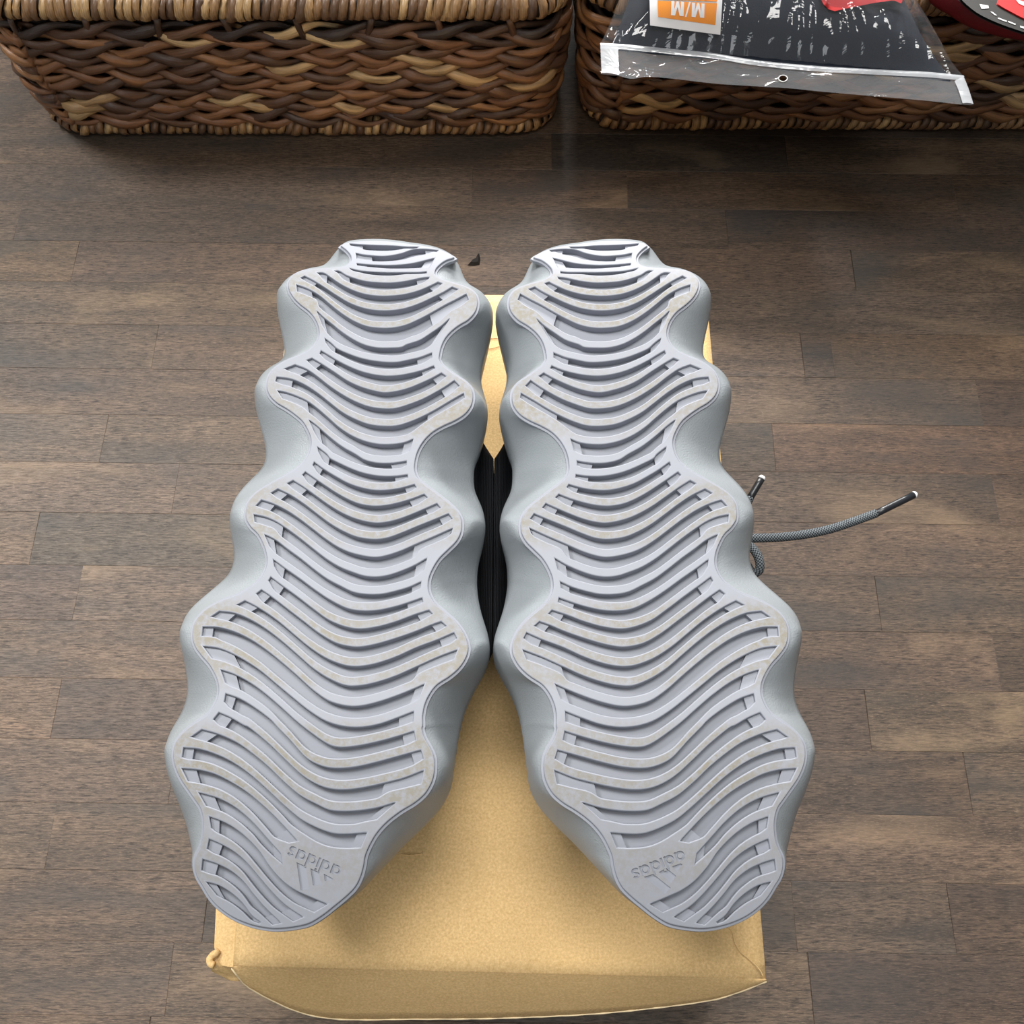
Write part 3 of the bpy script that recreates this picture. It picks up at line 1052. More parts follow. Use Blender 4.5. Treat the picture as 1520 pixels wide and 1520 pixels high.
    for fx, fy, dz in prof:
        for i in idx:
            x = cxy[0] + (sm_xy[i, 0] - cxy[0]) * fx
            yy = sm_xy[i, 1]
            if sm_xy[i, 0] > cxy[0] and dz > 0.04:
                wd = max(0.0, min(1.0, (yy - 0.088) / 0.09)) * max(0.0, min(1.0, (0.255 - yy) / 0.05)); wd = wd * wd * (3 - 2 * wd)
                x = min(x + 0.022 * wd, XM - 0.0001)
            y = cxy[1] + 0.02 + (sm_xy[i, 1] - cxy[1] - 0.02) * fy
            toe = max(0.0, min(1.0, (y - 0.03) / 0.13))
            lim = 0.052 + 0.046 * (toe * toe * (3 - 2 * toe))
            base = zs(y) if y > 0.05 else zs(0.05)
            z = max(base - min(dz, lim), BOX_TOP + 0.0002)
            V.append(Vector((x, y, z)))
    m_ = len(prof)
    for r in range(m_ - 1):
        for i in range(nn):
            j = (i + 1) % nn
            F.append((r * nn + i, (r + 1) * nn + i, (r + 1) * nn + j, r * nn + j))
    F.append(tuple((m_ - 1) * nn + i for i in range(nn)))
    F.append(tuple(range(nn))[::-1])
    if mirror:
        V = [Vector((2 * XM - p.x, p.y, p.z)) for p in V]
        F = [f[::-1] for f in F]
    up = mesh_obj('upper', V, F, M_KNIT, root)
    tag(up, 'dark grey knit upper, upside down on the box')
    return root


def logo_frame(org, e1, up, s):
    return lambda x, y: (org[0] + (e1[0] * x + up[0] * y) * s, org[1] + (e1[1] * x + up[1] * y) * s)


# left shoe's mark: text runs from right to left, upside down
lf = logo_frame((508.5, 1287.0), (-0.922, -0.388), (-0.388, 0.922), 15.0)
left_logo = logo_loops(lf)
left_logo += [np.array(T(s)) for s in ('L305,683 412,730 448,988 352,1002', 'L462,752 555,792 585,935 490,946', 'L612,812 716,868 716,880 624,897')]
CROP['R'] = (920, 1240, 10.857)
rf = logo_frame((1013.5, 1260.6), (-0.93, 0.364), (0.364, 0.93), 15.0)
right_logo = logo_loops(rf)
right_logo += [np.array(T(s)) for s in ('R390,668 540,622 820,842 738,945', 'R630,592 750,525 912,655 828,768', 'R840,500 985,450 1010,468 928,580')]
shoe_l = build_shoe(False, left_logo, 'upturned grey shoe at left with wavy tread, no laces showing')
shoe_r = build_shoe(True, right_logo, 'upturned grey shoe at right with wavy tread and loose laces')


# ------------------------------------------------------------------ laces of the right shoe
def uv_tube(o, n, m, length_scale):
    me = o.data
    uvl = me.uv_layers.new(name='UVMap')
    for poly in me.polygons:
        for li in poly.loop_indices:
            vi = me.loops[li].vertex_index
            i, j = divmod(vi, n)
            uvl.data[li].uv = (i * length_scale, j / n)


def lace_path(pts, per=10):
    return [Vector(p) for p in resample(catmull([tuple(q) for q in pts], per), step=0.0011)]


def build_laces(root):
    r = 0.0023
    a = [P(u, v, z) for u, v, z in ((1010, 802, .150), (1060, 802, .155), (1116, 799, .158), (1150, 798, .158), (1190, 794, .157), (1230, 786, .155), (1270, 773, .153), (1300, 762, .152))]
    p = lace_path(a)
    V, F = tube(p, r, 12)
    lace = mesh_obj('shoelace', V, F, M_LACE, root)
    uv_tube(lace, 12, len(p), 1.0)
    tag(lace, 'grey braided lace end reaching out over the floor')
    b = [P(1040, 800, .152), P(1085, 803, .156), P(1112, 810, .158), P(1126, 828, .158), P(1127, 846, .156), P(1117, 851, .153), P(1108, 838, .150), P(1085, 822, .150), P(1040, 815, .150)]
    p = lace_path(b)
    V, F = tube(p, r, 12)
    lo = mesh_obj('lace_loop', V, F, M_LACE, root)
    uv_tube(lo, 12, len(p), 1.0)
    c = [P(1060, 792, .150), P(1090, 772, .155), P(1108, 748, .158), P(1113, 738, .159)]
    p = lace_path(c)
    V, F = tube(p, r, 12)
    l2 = mesh_obj('shoelace', V, F, M_LACE, root)
    uv_tube(l2, 12, len(p), 1.0)
    for p0, p1 in ((P(1299, 763, .152), P(1356, 735, .150)), (P(1112, 741, .159), P(1130, 711, .161))):
        V, F = tube([p0 + (p1 - p0) * k / 4 for k in range(5)], 0.0019, 12)
        ag = mesh_obj('aglet', V, F, M_AGLET, root)
        tag(ag, 'black plastic lace tip with a white end')
        q = p1 + (p1 - p0).normalized() * 0.0006
        q2 = q + (p1 - p0).normalized() * 0.0011
        V, F = tube([p1, q, q2], 0.00192, 12, rfun=lambda i: (1, 1, 0.72)[i])
        ag['wloc'] = list(root.location)
        mesh_obj('aglet_end', V, F, M_WHITE, ag)


build_laces(shoe_r)


# ------------------------------------------------------------------ cardboard box
def build_box():
    c = {k: P(u, v, BOX_TOP) for k, (u, v) in dict(nl=(343, 1434), nr=(1139, 1453), fl=(436, 433), fr=(1050, 437)).items()}
    o = (c['nl'] + c['nr'] + c['fl'] + c['fr']) / 4
    root = thing('shoebox', 'open-flapped brown cardboard shoebox carrying both shoes', 'box', (o.x, o.y, 0))
    # local frame along the box
    ex = (c['nr'] - c['nl']).normalized()

    def quadpt(s, t, dz=0.0):
        p = c['nl'] * (1 - s) * (1 - t) + c['nr'] * s * (1 - t) + c['fl'] * (1 - s) * t + c['fr'] * s * t
        return Vector((p.x, p.y, BOX_TOP + dz))

    def lid_dz(s, t):
        e = min(s, 1 - s, 1 - t)
        return -0.0016 * math.exp(-e * 55) - 0.0012 * math.exp(-t * 60) + 0.0004 * noise.noise(Vector((s * 5, t * 7, 3))) - 0.0004

    # lid panel: gently warped board with turned down edges
    NX, NY = 40, 52
    V, F = [], []
    for j in range(NY + 1):
        for i in range(NX + 1):
            s, t = i / NX, j / NY
            V.append(quadpt(s, t, lid_dz(s, t)))
    w = NX + 1
    for j in range(NY):
        for i in range(NX):
            a = j * w + i
            F.append((a, a + 1, a + w + 1, a + w))
    b = len(V)
    V += [p - Vector((0, 0, 0.003)) for p in V]
    F += [tuple(b + i for i in f)[::-1] for f in F]
    per = [i for i in range(w)] + [j * w + NX for j in range(1, NY + 1)] + [NY * w + i for i in range(NX - 1, -1, -1)] + [j * w for j in range(NY - 1, 0, -1)]
    for k in range(len(per)):
        p, q = per[k], per[(k + 1) % len(per)]
        F.append((p, b + p, b + q, q))
    mesh_obj('lid', V, F, M_CARD, root)
    # side walls of the tray, each a board
    th = 0.002

    def wall(a, bq, name, z0=0.0005, z1=BOX_TOP - 0.004):
        d = (bq - a).normalized()
        nrm = Vector((-d.y, d.x, 0)) * th
        pts = []
        for z in (z0, z1):
            for p in (a, bq, bq + nrm, a + nrm): pts.append(Vector((p.x, p.y, z)))
        f = [(0, 3, 2, 1), (4, 5, 6, 7)] + [(i, (i + 1) % 4, 4 + (i + 1) % 4, 4 + i) for i in range(4)]
        mesh_obj(name, pts, f, M_CARD, root, smooth=False)
    ins = 0.003
    q = {k: quadpt(s, t) for k, (s, t) in dict(nl=(ins * 4, ins * 3), nr=(1 - ins * 4, ins * 3), fl=(ins * 4, 1 - ins * 3), fr=(1 - ins * 4, 1 - ins * 3)).items()}
    wall(q['nl'], q['nr'], 'front_panel'); wall(q['nr'], q['fr'], 'side_panel'); wall(q['fr'], q['fl'], 'back_panel'); wall(q['fl'], q['nl'], 'side_panel')
    pts = [Vector((q[k].x, q[k].y, z)) for z in (0.0005, 0.002) for k in ('nl', 'nr', 'fr', 'fl')]
    mesh_obj('bottom_panel', pts, [(0, 3, 2, 1), (4, 5, 6, 7)] + [(i, (i + 1) % 4, 4 + (i + 1) % 4, 4 + i) for i in range(4)], M_CARD, root, smooth=False)
    # front tuck flap hanging down and outwards from the lid's near edge
    edge = [(344, 1437), (352, 1447), (363, 1461), (382, 1473), (403, 1484), (434, 1498), (460, 1506), (490, 1511), (540, 1513), (601, 1512), (700, 1511.5), (760, 1510), (884, 1504), (976, 1495), (1030, 1488), (1069, 1481), (1116, 1465), (1138, 1456)]
    e = resample(catmull(edge, 6), n=64)
    slope = math.tan(math.radians(61))

    def flap_pt(u, v):
        z = BOX_TOP - 0.002
        yt = None
        for _ in range(40):
            p = P(u, v, z)
            s = (p.x - c['nl'].x) / (c['nr'].x - c['nl'].x)
            yf = c['nl'].y + (c['nr'].y - c['nl'].y) * s
            z = 0.5 * z + 0.5 * (BOX_TOP - 0.0016 - max(0, yf - p.y) * slope)
        return P(u, v, z)
    NR = 7
    V, F = [], []
    for r in range(NR + 1):
        k = r / NR
        for i, (u, v) in enumerate(e):
            lowp = flap_pt(u, v)
            s = min(max((lowp.x - c['nl'].x) / (c['nr'].x - c['nl'].x), 0.001), 0.999)
            top = quadpt(s, 0, lid_dz(s, 0) + 0.00005)
            p = top.lerp(lowp, k)
            p.z += 0.002 * math.sin(math.pi * k) * 0.6
            p.z += 0.0007 * noise.noise(Vector((u * 0.35, k * 2, 0))) * k
            V.append(p)
    n = len(e)
    for r in range(NR):
        for i in range(n - 1):
            F.append((r * n + i, (r + 1) * n + i, (r + 1) * n + i + 1, r * n + i + 1))
    b = len(V)
    V += [p - Vector((0, -0.0012, 0.0014)) for p in V]
    F += [tuple(b + i for i in f)[::-1] for f in F]
    for i in range(n - 1): F.append((NR * n + i, b + NR * n + i, b + NR * n + i + 1, NR * n + i + 1))
    fo = mesh_obj('tuck_flap', V, F, M_CARD, root)
    tag(fo, 'rounded front flap, tilted down and darker than the lid')
    Vr, Fr = tube([Vector(V[NR * n + i]) + Vector((0, -0.0002, -0.0006 + 0.0003 * math.sin(i * 2.3))) for i in range(n)], 0.00045, 6, rfun=lambda i: 1 + 0.25 * math.sin(i * 1.9))
    tag(mesh_obj('flap_edge', Vr, Fr, M_CUT, root), 'pale cut cardboard edge')
    # small folded ear at the near left corner, and the strip along the left edge
    ear = [(312, 1420), (318, 1436), (313, 1440), (329, 1449), (343, 1456), (362, 1454), (352, 1440), (343, 1427), (334, 1417), (322, 1417)]
    L = resample(catmull(ear + ear[:1], 5), n=40)[:-1]
    V = [P(u, v, BOX_TOP - 0.006 - max(0, v - 1428) * 0.0006) for u, v in L]
    ctr = sum(V, Vector()) / len(V) + Vector((0, 0, 0.004))
    nL = len(V)
    mid = [ctr.lerp(p, 0.55) + Vector((0, 0, 0.0012)) for p in V]
    low = [p - Vector((0, 0, 0.002)) for p in V]
    VV = V + mid + low + [ctr]
    F = []
    for i in range(nL):
        j = (i + 1) % nL
        F += [(i, j, nL + j, nL + i)[::-1], (nL + i, nL + j, 3 * nL)[::-1], (i, 2 * nL + i, 2 * nL + j, j)]
    ea = mesh_obj('corner_ear', VV, F, M_CARD, root)
    tag(ea, 'crumpled folded ear at the near corner')
    roll = [P(u, v, BOX_TOP - 0.004) for u, v in ((325, 1411), (320, 1415), (314, 1419), (311, 1425), (313, 1431), (318, 1433))]
    rp = lace_path(roll)
    V, F = tube(rp, 0.0017, 8, rfun=lambda i: 0.45 + 0.55 * math.sin(math.pi * min(1, (i + 1) / len(rp) * 1.4)) if i < len(rp) * .5 else 1.0)
    mesh_obj('corner_roll', V, F, M_CARD, root)
    st = [((321, 1340), (357, 1340)), ((319, 1380), (353, 1380)), ((318, 1405), (350, 1405)), ((321, 1422), (348, 1424)), ((329, 1433), (346, 1436))]
    V = []
    for (a, bb) in st:
        pa, pb = P(a[0], a[1], BOX_TOP - 0.0065), P(bb[0], bb[1], BOX_TOP - 0.0034)
        pm = pa.lerp(pb, .5); pm.z += .0006
        V += [pa, pm, pb]
    F = []
    for r in range(len(st) - 1):
        for i in range(2): F.append((r * 3 + i, r * 3 + i + 1, r * 3 + 4 + i, r * 3 + 3 + i)[::-1])
    extra = P(424, 500, BOX_TOP - .007), P(432, 500, BOX_TOP - .0035), P(434, 500, BOX_TOP - .0005)
    V = list(extra) + V
    F = [tuple(i + 3 for i in f) for f in F] + [(0, 3, 4, 1), (1, 4, 5, 2)]
    mesh_obj('side_lip', V, F, M_CARD, root)
    # creases pressed into the lid
    for pts in ([(1079, 1374), (1087, 1384), (1090, 1397), (1098, 1412), (1112, 1424), (1128, 1440), (1133, 1450)], [(722, 503), (735, 502), (747, 503)], [(718, 518), (730, 517), (742, 514), (752, 515)],
                [(594, 1268), (610, 1269), (628, 1267)]):
        p = lace_path([P(u, v, BOX_TOP + 0.0001) for u, v in pts])
        V, F = tube(p, 0.00028, 6, ry=0.0002)
        mesh_obj('crease', V, F, M_CARD, root)


build_box()


# ------------------------------------------------------------------ woven baskets
def round_loop(x0, x1, y0, y1, r, step):
    pts = []

    def arc(cx, cy, a0):
        m = max(4, int(r * math.pi / 2 / step))
        for i in range(m):
            a = a0 + math.pi / 2 * i / m
            pts.append((cx + r * math.cos(a), cy + r * math.sin(a)))

    def line(a, b):
        m = max(1, int(math.hypot(b[0] - a[0], b[1] - a[1]) / step))
        for i in range(m): pts.append((a[0] + (b[0] - a[0]) * i / m, a[1] + (b[1] - a[1]) * i / m))
    line((x0 + r, y0), (x1 - r, y0)); arc(x1 - r, y0 + r, -math.pi / 2)
    line((x1, y0 + r), (x1, y1 - r)); arc(x1 - r, y1 - r, 0)
    line((x1 - r, y1), (x0 + r, y1)); arc(x0 + r, y1 - r, math.pi / 2)
    line((x0, y1 - r), (x0, y0 + r)); arc(x0 + r, y0 + r, math.pi)
    return resample(np.array(pts + pts[:1]), step=step)[:-1]


def build_basket(label, x0, x1, yf, seed):
    r = random.Random(seed)
    H, D = 0.128, 0.27
    root = thing('woven_basket', label, 'basket', ((x0 + x1) / 2, yf + D / 2, 0), 'woven storage baskets')
    base = root.location

    def lim(z):
        k = z / H
        g = 0.008 * k + 0.003 * math.sin(math.pi * k)
        return x0 - g, x1 + g, yf - g * 0.9, yf + D + g
    # lining behind the weave, open at the top
    V, F = [], []
    zz = [0.004, 0.03, 0.06, 0.09, 0.12, H - 0.006]
    nl = None
    for sgn in (0, 1):
        for z in (zz if not sgn else zz[::-1]):
            a, b, c, d = lim(z)
            m = 0.0045 + 0.003 * sgn
            L = round_loop(a + m, b - m, c + m, d - m, 0.03, 0.012)
            L = resample(np.vstack([L, L[:1]]), n=121)[:-1]
            V += [(p[0], p[1], z + 0.003 * sgn) for p in L]
    nl = 120
    for q in range(2 * len(zz) - 1):
        for i in range(nl):
            j = (i + 1) % nl
            F.append((q * nl + i, q * nl + j, (q + 1) * nl + j, (q + 1) * nl + i))
    F.append(tuple((2 * len(zz) - 1) * nl + i for i in range(nl)))
    F.append(tuple(range(nl))[::-1])
    mesh_obj('lining', V, F, M_CORE, root)
    # twined strands: two per row, twisting round each other
    rows = 12
    zlo, zhi = 0.0155, H - 0.0175
    for row in range(rows):
        zc = zlo + (zhi - zlo) * (row + 0.5) / rows + r.uniform(-0.0006, 0.0006)
        a, b, c, d = lim(zc)
        L = round_loop(a, b, c, d, 0.028, 0.0042)
        n = len(L)
        nr = loop_normals(L)
        s = np.arange(n) * 0.0042
        per = n * 0.0042
        nt = 2 * round(per / 0.038 / 2) + 1        # half turns round the loop
        direc = 1 if row % 2 else -1
        ph0 = r.uniform(0, 6)
        for st in (0, 1):
            dark_row = row == rows - 1 and st == 0
            pts, rad, tint = [], [], []
            seeds = [r.random() for _ in range(nt + 3)]
            z_noise = r.uniform(0, 50)
            for i in range(n):
                th = math.pi * nt * s[i] / per + math.pi * st + ph0
                jit = noise.noise(Vector((s[i] * 22, z_noise, st * 9)))
                th2 = th + 0.45 * jit
                out = 0.0022 + 0.0042 * math.cos(th2)
                up = direc * 0.0034 * math.sin(th2) + 0.0030 * noise.noise(Vector((s[i] * 38, z_noise + 20, 1)))
                pts.append(Vector((L[i, 0] + nr[i, 0] * out, L[i, 1] + nr[i, 1] * out, zc + up)))
                rad.append((0.72 + 0.38 * (0.5 + 0.5 * math.cos(th2))) * (1 + 0.55 * noise.noise(Vector((s[i] * 60, z_noise, 30)))))
                q = seeds[int(th / (2 * math.pi) + 0.5) % len(seeds)]
                t = 0.10 + 0.62 * q ** 1.1 + (0.25 if q > 0.88 else 0)
                tint.append(0.02 if dark_row else min(1, t))
            m = 6
            Vt, Ft = tube(pts, 0.0021, m, ry=0.0040, closed=True, rfun=lambda i: rad[i])
            o = mesh_obj('strand', Vt, Ft, M_WICK, root)
            attr(o, 'tint', [tint[i // m] for i in range(len(Vt))])
            uv_tube(o, m, n, 0.0042)
    # border coils: wrapped rim and wrapped base
    for z, rc, stepw, nm in ((H - 0.004, 0.0078, 0.0060, 'rim_wrap'), (0.0088, 0.0066, 0.0064, 'base_wrap')):
        a, b, c, d = lim(z)
        L = round_loop(a - 0.0, b + 0.0, c - 0.0, d + 0.0, 0.028, stepw)
        L = resample(np.vstack([L, L[:1]]), step=stepw)[:-1]
        nr = loop_normals(L)
        n = len(L)
        V, F = tube([Vector((p[0], p[1], z)) for p in L], rc * 0.86, 8, closed=True)
        mesh_obj('rim_core' if nm == 'rim_wrap' else 'base_core', V, F, M_CORE, root)
        protos = []
        for k in range(4):
            # a flattened ring of stem round the coil, its axis along x
            V, F = [], []
            MA, MI = 10, 5
            tw = 0.0031 * (0.9 + 0.1 * k)
            lean = (0.0012, 0.002, 0.0006, 0.0028)[k]
            for i in range(MA):
                A = 2 * math.pi * i / MA
                for j in range(MI):
                    Bq = 2 * math.pi * j / MI
                    rr = rc + 0.0011 * math.cos(Bq) + 0.0004 * math.sin(3 * A + k)
                    V.append((tw * math.sin(Bq) + lean * math.sin(A), -rr * math.cos(A), rr * math.sin(A)))
            for i in range(MA):
                for j in range(MI):
                    F.append((i * MI + j, i * MI + (j + 1) % MI, ((i + 1) % MA) * MI + (j + 1) % MI, ((i + 1) % MA) * MI + j))
            protos.append((V, F))
        pm = []
        for V, F in protos:
            me = bpy.data.meshes.new(nm)
            me.from_pydata(V, [], F)
            me.polygons.foreach_set('use_smooth', [True] * len(F))
            me.materials.append(M_WRAP)
            pm.append(me)
        SV, SF = [], []
        for i in range(n):
            ang = math.atan2(nr[i, 1], nr[i, 0]) + math.pi / 2
            jig = r.uniform(-0.0006, 0.0006)
            k = r.randrange(4)
            front = L[i, 1] < c + 0.06
            mtx = Matrix.Translation((L[i, 0], L[i, 1], z + jig)) @ Matrix.Rotation(ang + r.uniform(-0.12, 0.12), 4, 'Z') @ Matrix.Scale(r.uniform(0.93, 1.1), 4)
            if front:
                o = bpy.data.objects.new(nm, pm[k])
                COL.objects.link(o)
                o.parent = root
                mm = mtx.copy(); mm.translation -= base
                o.matrix_local = mm
            else:
                b0 = len(SV)
                SV += [mtx @ Vector(v) for v in protos[k][0]]
                SF += [tuple(b0 + q for q in f) for f in protos[k][1]]
        o = mesh_obj(nm, SV, SF, M_WRAP, root)
        o['kind'] = 'stuff'
    # dark stakes that cross the gap below the rim
    z = H - 0.017
    a, b, c, d = lim(z)
    L = round_loop(a, b, c, d, 0.028, 0.05)
    nr = loop_normals(L)
    for i in range(len(L)):
        p = Vector((L[i, 0] + nr[i, 0] * 0.0062, L[i, 1] + nr[i, 1] * 0.0062, 0))
        t = Vector((-nr[i, 1], nr[i, 0], 0))
        ln = r.uniform(-0.003, 0.003)
        pts = [p + Vector((0, 0, z + 0.009)) + t * ln, p + Vector((0, 0, z)), p - Vector((nr[i, 0], nr[i, 1], 0)) * 0.003 + Vector((0, 0, z - 0.010)) - t * ln]
        V, F = tube([Vector(q) for q in resample(np.array([tuple(q) for q in pts]), n=5)], 0.0026, 6, ry=0.0016, up=Vector((nr[i, 0], nr[i, 1], 0.01)))
        o = mesh_obj('stake', V, F, M_WICK, root)
        attr(o, 'tint', [0.05 + 0.2 * r.random()] * len(V))
        uv_tube(o, 6, 5, 0.01)
    return root


bl = P(78, 183, 0.009); br = P(812, 183, 0.009)
bas_l = build_basket('brown woven basket at left, front side clear with nothing hanging over it', bl.x, br.x, bl.y, 3)
cl = P(877, 176, 0.009)
bas_r = build_basket('brown woven basket half covered by a clear plastic garment packet', cl.x, cl.x + (br.x - bl.x), cl.y, 11)


# ------------------------------------------------------------------ clear garment packet on the basket at right
CROP['Q'] = (880, 0, 6.3333)
PZ = 0.1365


def build_packet():
    # frame: lower left/right corners and the far end, on a plane just over the rim that tips down at the front
    LL, LR = P(891, 66, PZ), P(1432, 116, PZ)
    o = (LL + LR) / 2
    root = thing('garment_packet', 'clear plastic packet of a folded navy garment with an orange size label', 'packet', (o.x, o.y, PZ))
    ex = (LR - LL); W = ex.length; ex.normalize()
    ey = Vector((-ex.y, ex.x, 0))
    LEN = 0.21

    def bag(s, t):
        """s across 0..1, t away from the strip 0..1 -> plan point"""
        tt = max(t, 0.0)
        e0 = 0.0 + 0.135 * tt ** 0.8
        e1 = 1.0 - 0.20 * min(1.0, tt / 0.55) ** 0.8
        return LL + ex * (W * (e0 + (e1 - e0) * s)) + ey * (LEN * t)

    def bulge(s, t):
        a = max(0.0, 1 - abs(2 * s - 1) ** 3.0) ** 0.7
        b = (1 - math.exp(-max(t, 0.0) / 0.075)) * min(1.0, (1.02 - t) / 0.12) ** 0.5
        return 0.030 * a * b

    def wr(s, t, k=1.0):
        p = Vector((s * 5.0, t * 4.0, 0.4))
        q = Vector((s * 13.0 + 0.8 * t, t * 8.0, 7.1))
        w = abs(noise.noise(p)) * 0.6 + abs(noise.noise(q)) * 0.35 + noise.noise(q * 2.3) * 0.12
        edge = min(1.0, 6 * s, 6 * (1 - s)) * 0.7 + 0.3
        cr = math.exp(-((s - 0.50) / 0.07) ** 2 - ((t - 0.20) / 0.10) ** 2) + math.exp(-((s - 0.37) / 0.035) ** 2 - ((t - 0.30) / 0.16) ** 2) + 0.6 * math.exp(-((s - 0.93) / 0.05) ** 2 - ((t - 0.12) / 0.06) ** 2)
        w += cr * (abs(noise.noise(Vector((s * 19, t * 13, 3)))) * 1.1 + 0.05)
        return w * 0.013 * k * edge * min(1, t * 6 + 0.1)
    NX, NY = 150, 90
    V, F = [], []
    for j in range(NY + 1):
        for i in range(NX + 1):
            s, t = i / NX, j / NY
            p = bag(s, t)
            # gathered pleats just above the seam
            pl = 0.0010 * math.sin(s * 150 + 6 * noise.noise(Vector((s * 9, 0, 0)))) * math.exp(-((t - 0.05) / 0.05) ** 2)
            p.z = (PZ + 0.0012) + bulge(s, t) + wr(s, t) + pl
            V.append(p)
    w = NX + 1
    for j in range(NY):
        for i in range(NX): F.append((j * w + i, j * w + i + 1, (j + 1) * w + i + 1, (j + 1) * w + i))
    fo = mesh_obj('film', V, F, M_FILM, root)
    tag(fo, 'clear wrinkled plastic film')

    def surf(s, t): return (PZ + 0.0012) + bulge(s, t) + wr(s, t)

    # garment inside
    V, F = [], []
    NX2, NY2 = 50, 40
    for sgn in (0, 1):
        for j in range(NY2 + 1):
            for i in range(NX2 + 1):
                a, b = i / NX2, j / NY2
                s, t = 0.03 + 0.93 * a, -0.022 + 0.99 * b
                p = bag(s, t)
                e = min(1.0, min(a, 1 - a) * 16) ** 0.5 * min(1.0, min(b, 1 - b) * 12) ** 0.5
                if sgn == 0:
                    p.z = (PZ + 0.0005) + (bulge(s, t) - 0.002) * e + 0.0014 * noise.noise(Vector((s * 6, t * 10, 2))) * e
                    p.z = max(p.z, (PZ + 0.0002))
                else:
                    p.z = PZ
                V.append(p)
    w = NX2 + 1
    n1 = w * (NY2 + 1)
    for j in range(NY2):
        for i in range(NX2):
            f = (j * w + i, j * w + i + 1, (j + 1) * w + i + 1, (j + 1) * w + i)
            F += [f, tuple(n1 + q for q in f)[::-1]]
    ga = mesh_obj('folded_garment', V, F, M_NAVY, root)
    tag(ga, 'folded dark navy cloth')

    # inverse: picture point -> (s, t) on the film
    def st_of(u, v):
        z = PZ + 0.015
        s = t = 0.5
        for _ in range(25):
            p = P(u, v, z) - LL
            t = p.dot(ey) / LEN
            tt = max(t, 0.0)
            e0 = 0.135 * tt ** 0.8; e1 = 1.0 - 0.20 * min(1.0, tt / 0.55) ** 0.8
            s = (p.dot(ex) / W - e0) / (e1 - e0)
            sc, tc = min(max(s, 0), 1), min(max(t, 0), 1)
            z = 0.6 * z + 0.4 * ((PZ + 0.0012) + bulge(sc, tc))
        return s, t, z

    def drape(px, lift, wrinkle=0.3):
        s, t, z = st_of(*px)
        p = bag(s, max(t, 0.0))
        p.z = (PZ + 0.0012) + bulge(min(max(s, 0), 1), min(max(t, 0), 1)) + lift
        return p

    # label: rounded white sticker, orange panel, lettering
    def patch(name, corners, lift, mat, parent, n=14, label=None, th=0.0004):
        V, F = [], []
        c = [np.array(q) for q in corners]
        for j in range(n + 1):
            for i in range(n + 1):
                a, b = i / n, j / n
                q = c[0] * (1 - a) * (1 - b) + c[1] * a * (1 - b) + c[2] * a * b + c[3] * (1 - a) * b
                V.append(drape(q, lift))
        w = n + 1
        for j in range(n):
            for i in range(n): F.append((j * w + i, j * w + i + 1, (j + 1) * w + i + 1, (j + 1) * w + i))
        o = mesh_obj(name, V, F, mat, parent)
        nz = sum(p.normal.z for p in o.data.polygons)
        if nz < 0: o.data.flip_normals()
        if label: tag(o, label)
        return o
    LIFT = 0.0052
    lab = patch('size_label', [(963.5, 47.5), (1067, 61.5), (1072, -26), (962, -30)], LIFT, M_PAPER, root, 12, 'white sticker with an orange panel reading M/M')
    lab['wloc'] = list(root.location)
    patch('orange_panel', [(975.5, 36), (1059.5, 48), (1062, 16), (974.5, 12)], LIFT + 0.0005, M_ORANGE, lab, 10)
    patch('orange_panel', [(974.2, 10), (1062.3, 13.5), (1063, -10), (973, -14)], LIFT + 0.0005, M_ORANGE, lab, 10)

    def letters(body, org, e1, up, size, mat, parent, lift, name, bold=0.0):
        cu = bpy.data.curves.new('text_curve', 'FONT')
        cu.body = body
        cu.size = 1.0
        cu.offset = bold
        cu.resolution_u = 4
        to = bpy.data.objects.new('text_curve', cu)
        COL.objects.link(to)
        dg = bpy.context.evaluated_depsgraph_get()
        dg.update()
        me = bpy.data.meshes.new_from_object(to.evaluated_get(dg))
        V = [(v.co.x, v.co.y) for v in me.vertices]
        F = [tuple(p.vertices) for p in me.polygons]
        bpy.data.objects.remove(to)
        bpy.data.curves.remove(cu)
        VV = [drape((org[0] + (e1[0] * x + up[0] * y) * size, org[1] + (e1[1] * x + up[1] * y) * size), lift) for x, y in V]
        o = mesh_obj(name, VV, F, mat, parent, smooth=False)
        if sum(p.normal.z for p in o.data.polygons) < 0: o.data.flip_normals()
        return o
    def glyphs(polys, org, e1, up, mat, parent, lift, name):
        VV, FF = [], []
        for poly in polys:
            L = densify(np.array(poly, float), 0.12)
            vo, fo = triangulate([L])
            b = len(VV)
            VV += [drape((org[0] + e1[0] * x + up[0] * y, org[1] + e1[1] * x + up[1] * y), lift) for x, y in vo]
            FF += [tuple(int(b + i) for i in t) for t in fo]
        o = mesh_obj(name, VV, FF, mat, parent, smooth=False)
        if sum(p.normal.z for p in o.data.polygons) < 0: o.data.flip_normals()
    em = [(0, 0), (.26, 0), (.26, .62), (.44, 0), (.62, 0), (.80, .62), (.80, 0), (1.06, 0), (1.06, 1), (.72, 1), (.53, .38), (.34, 1), (0, 1)]
    sl = [(1.16, -.04), (1.30, -.04), (1.62, 1.04), (1.48, 1.04)]
    glyphs([em, sl, [(x + 1.72, y) for x, y in em]], (1043.5, 17.5), (-17.6, -1.5), (-0.6, 21.0), M_PAPER, lab, LIFT + 0.001, 'size_lettering')
    letters('38-40" / 95-100cm', (1052, 4.5), (-0.992, -0.06), (0, 1.0), 8.6, M_PAPER, lab, LIFT + 0.001, 'size_lettering', 0.01)
    # red card inside
    V = []
    red = [(1214, -40), (1216, -4), (1221, 8), (1229, 16), (1238, 19), (1250, 16), (1275, 11), (1300, 6), (1326, 3), (1338, 8), (1342, -20), (1340, -40)]
    L = resample(np.array(red + red[:1]), n=70)[:-1]
    vo, fo2 = triangulate([L], np.array([(u, v) for u in range(1222, 1336, 9) for v in range(-36, 4, 8)], float))
    V = [drape(q, 0.0012) for q in vo]
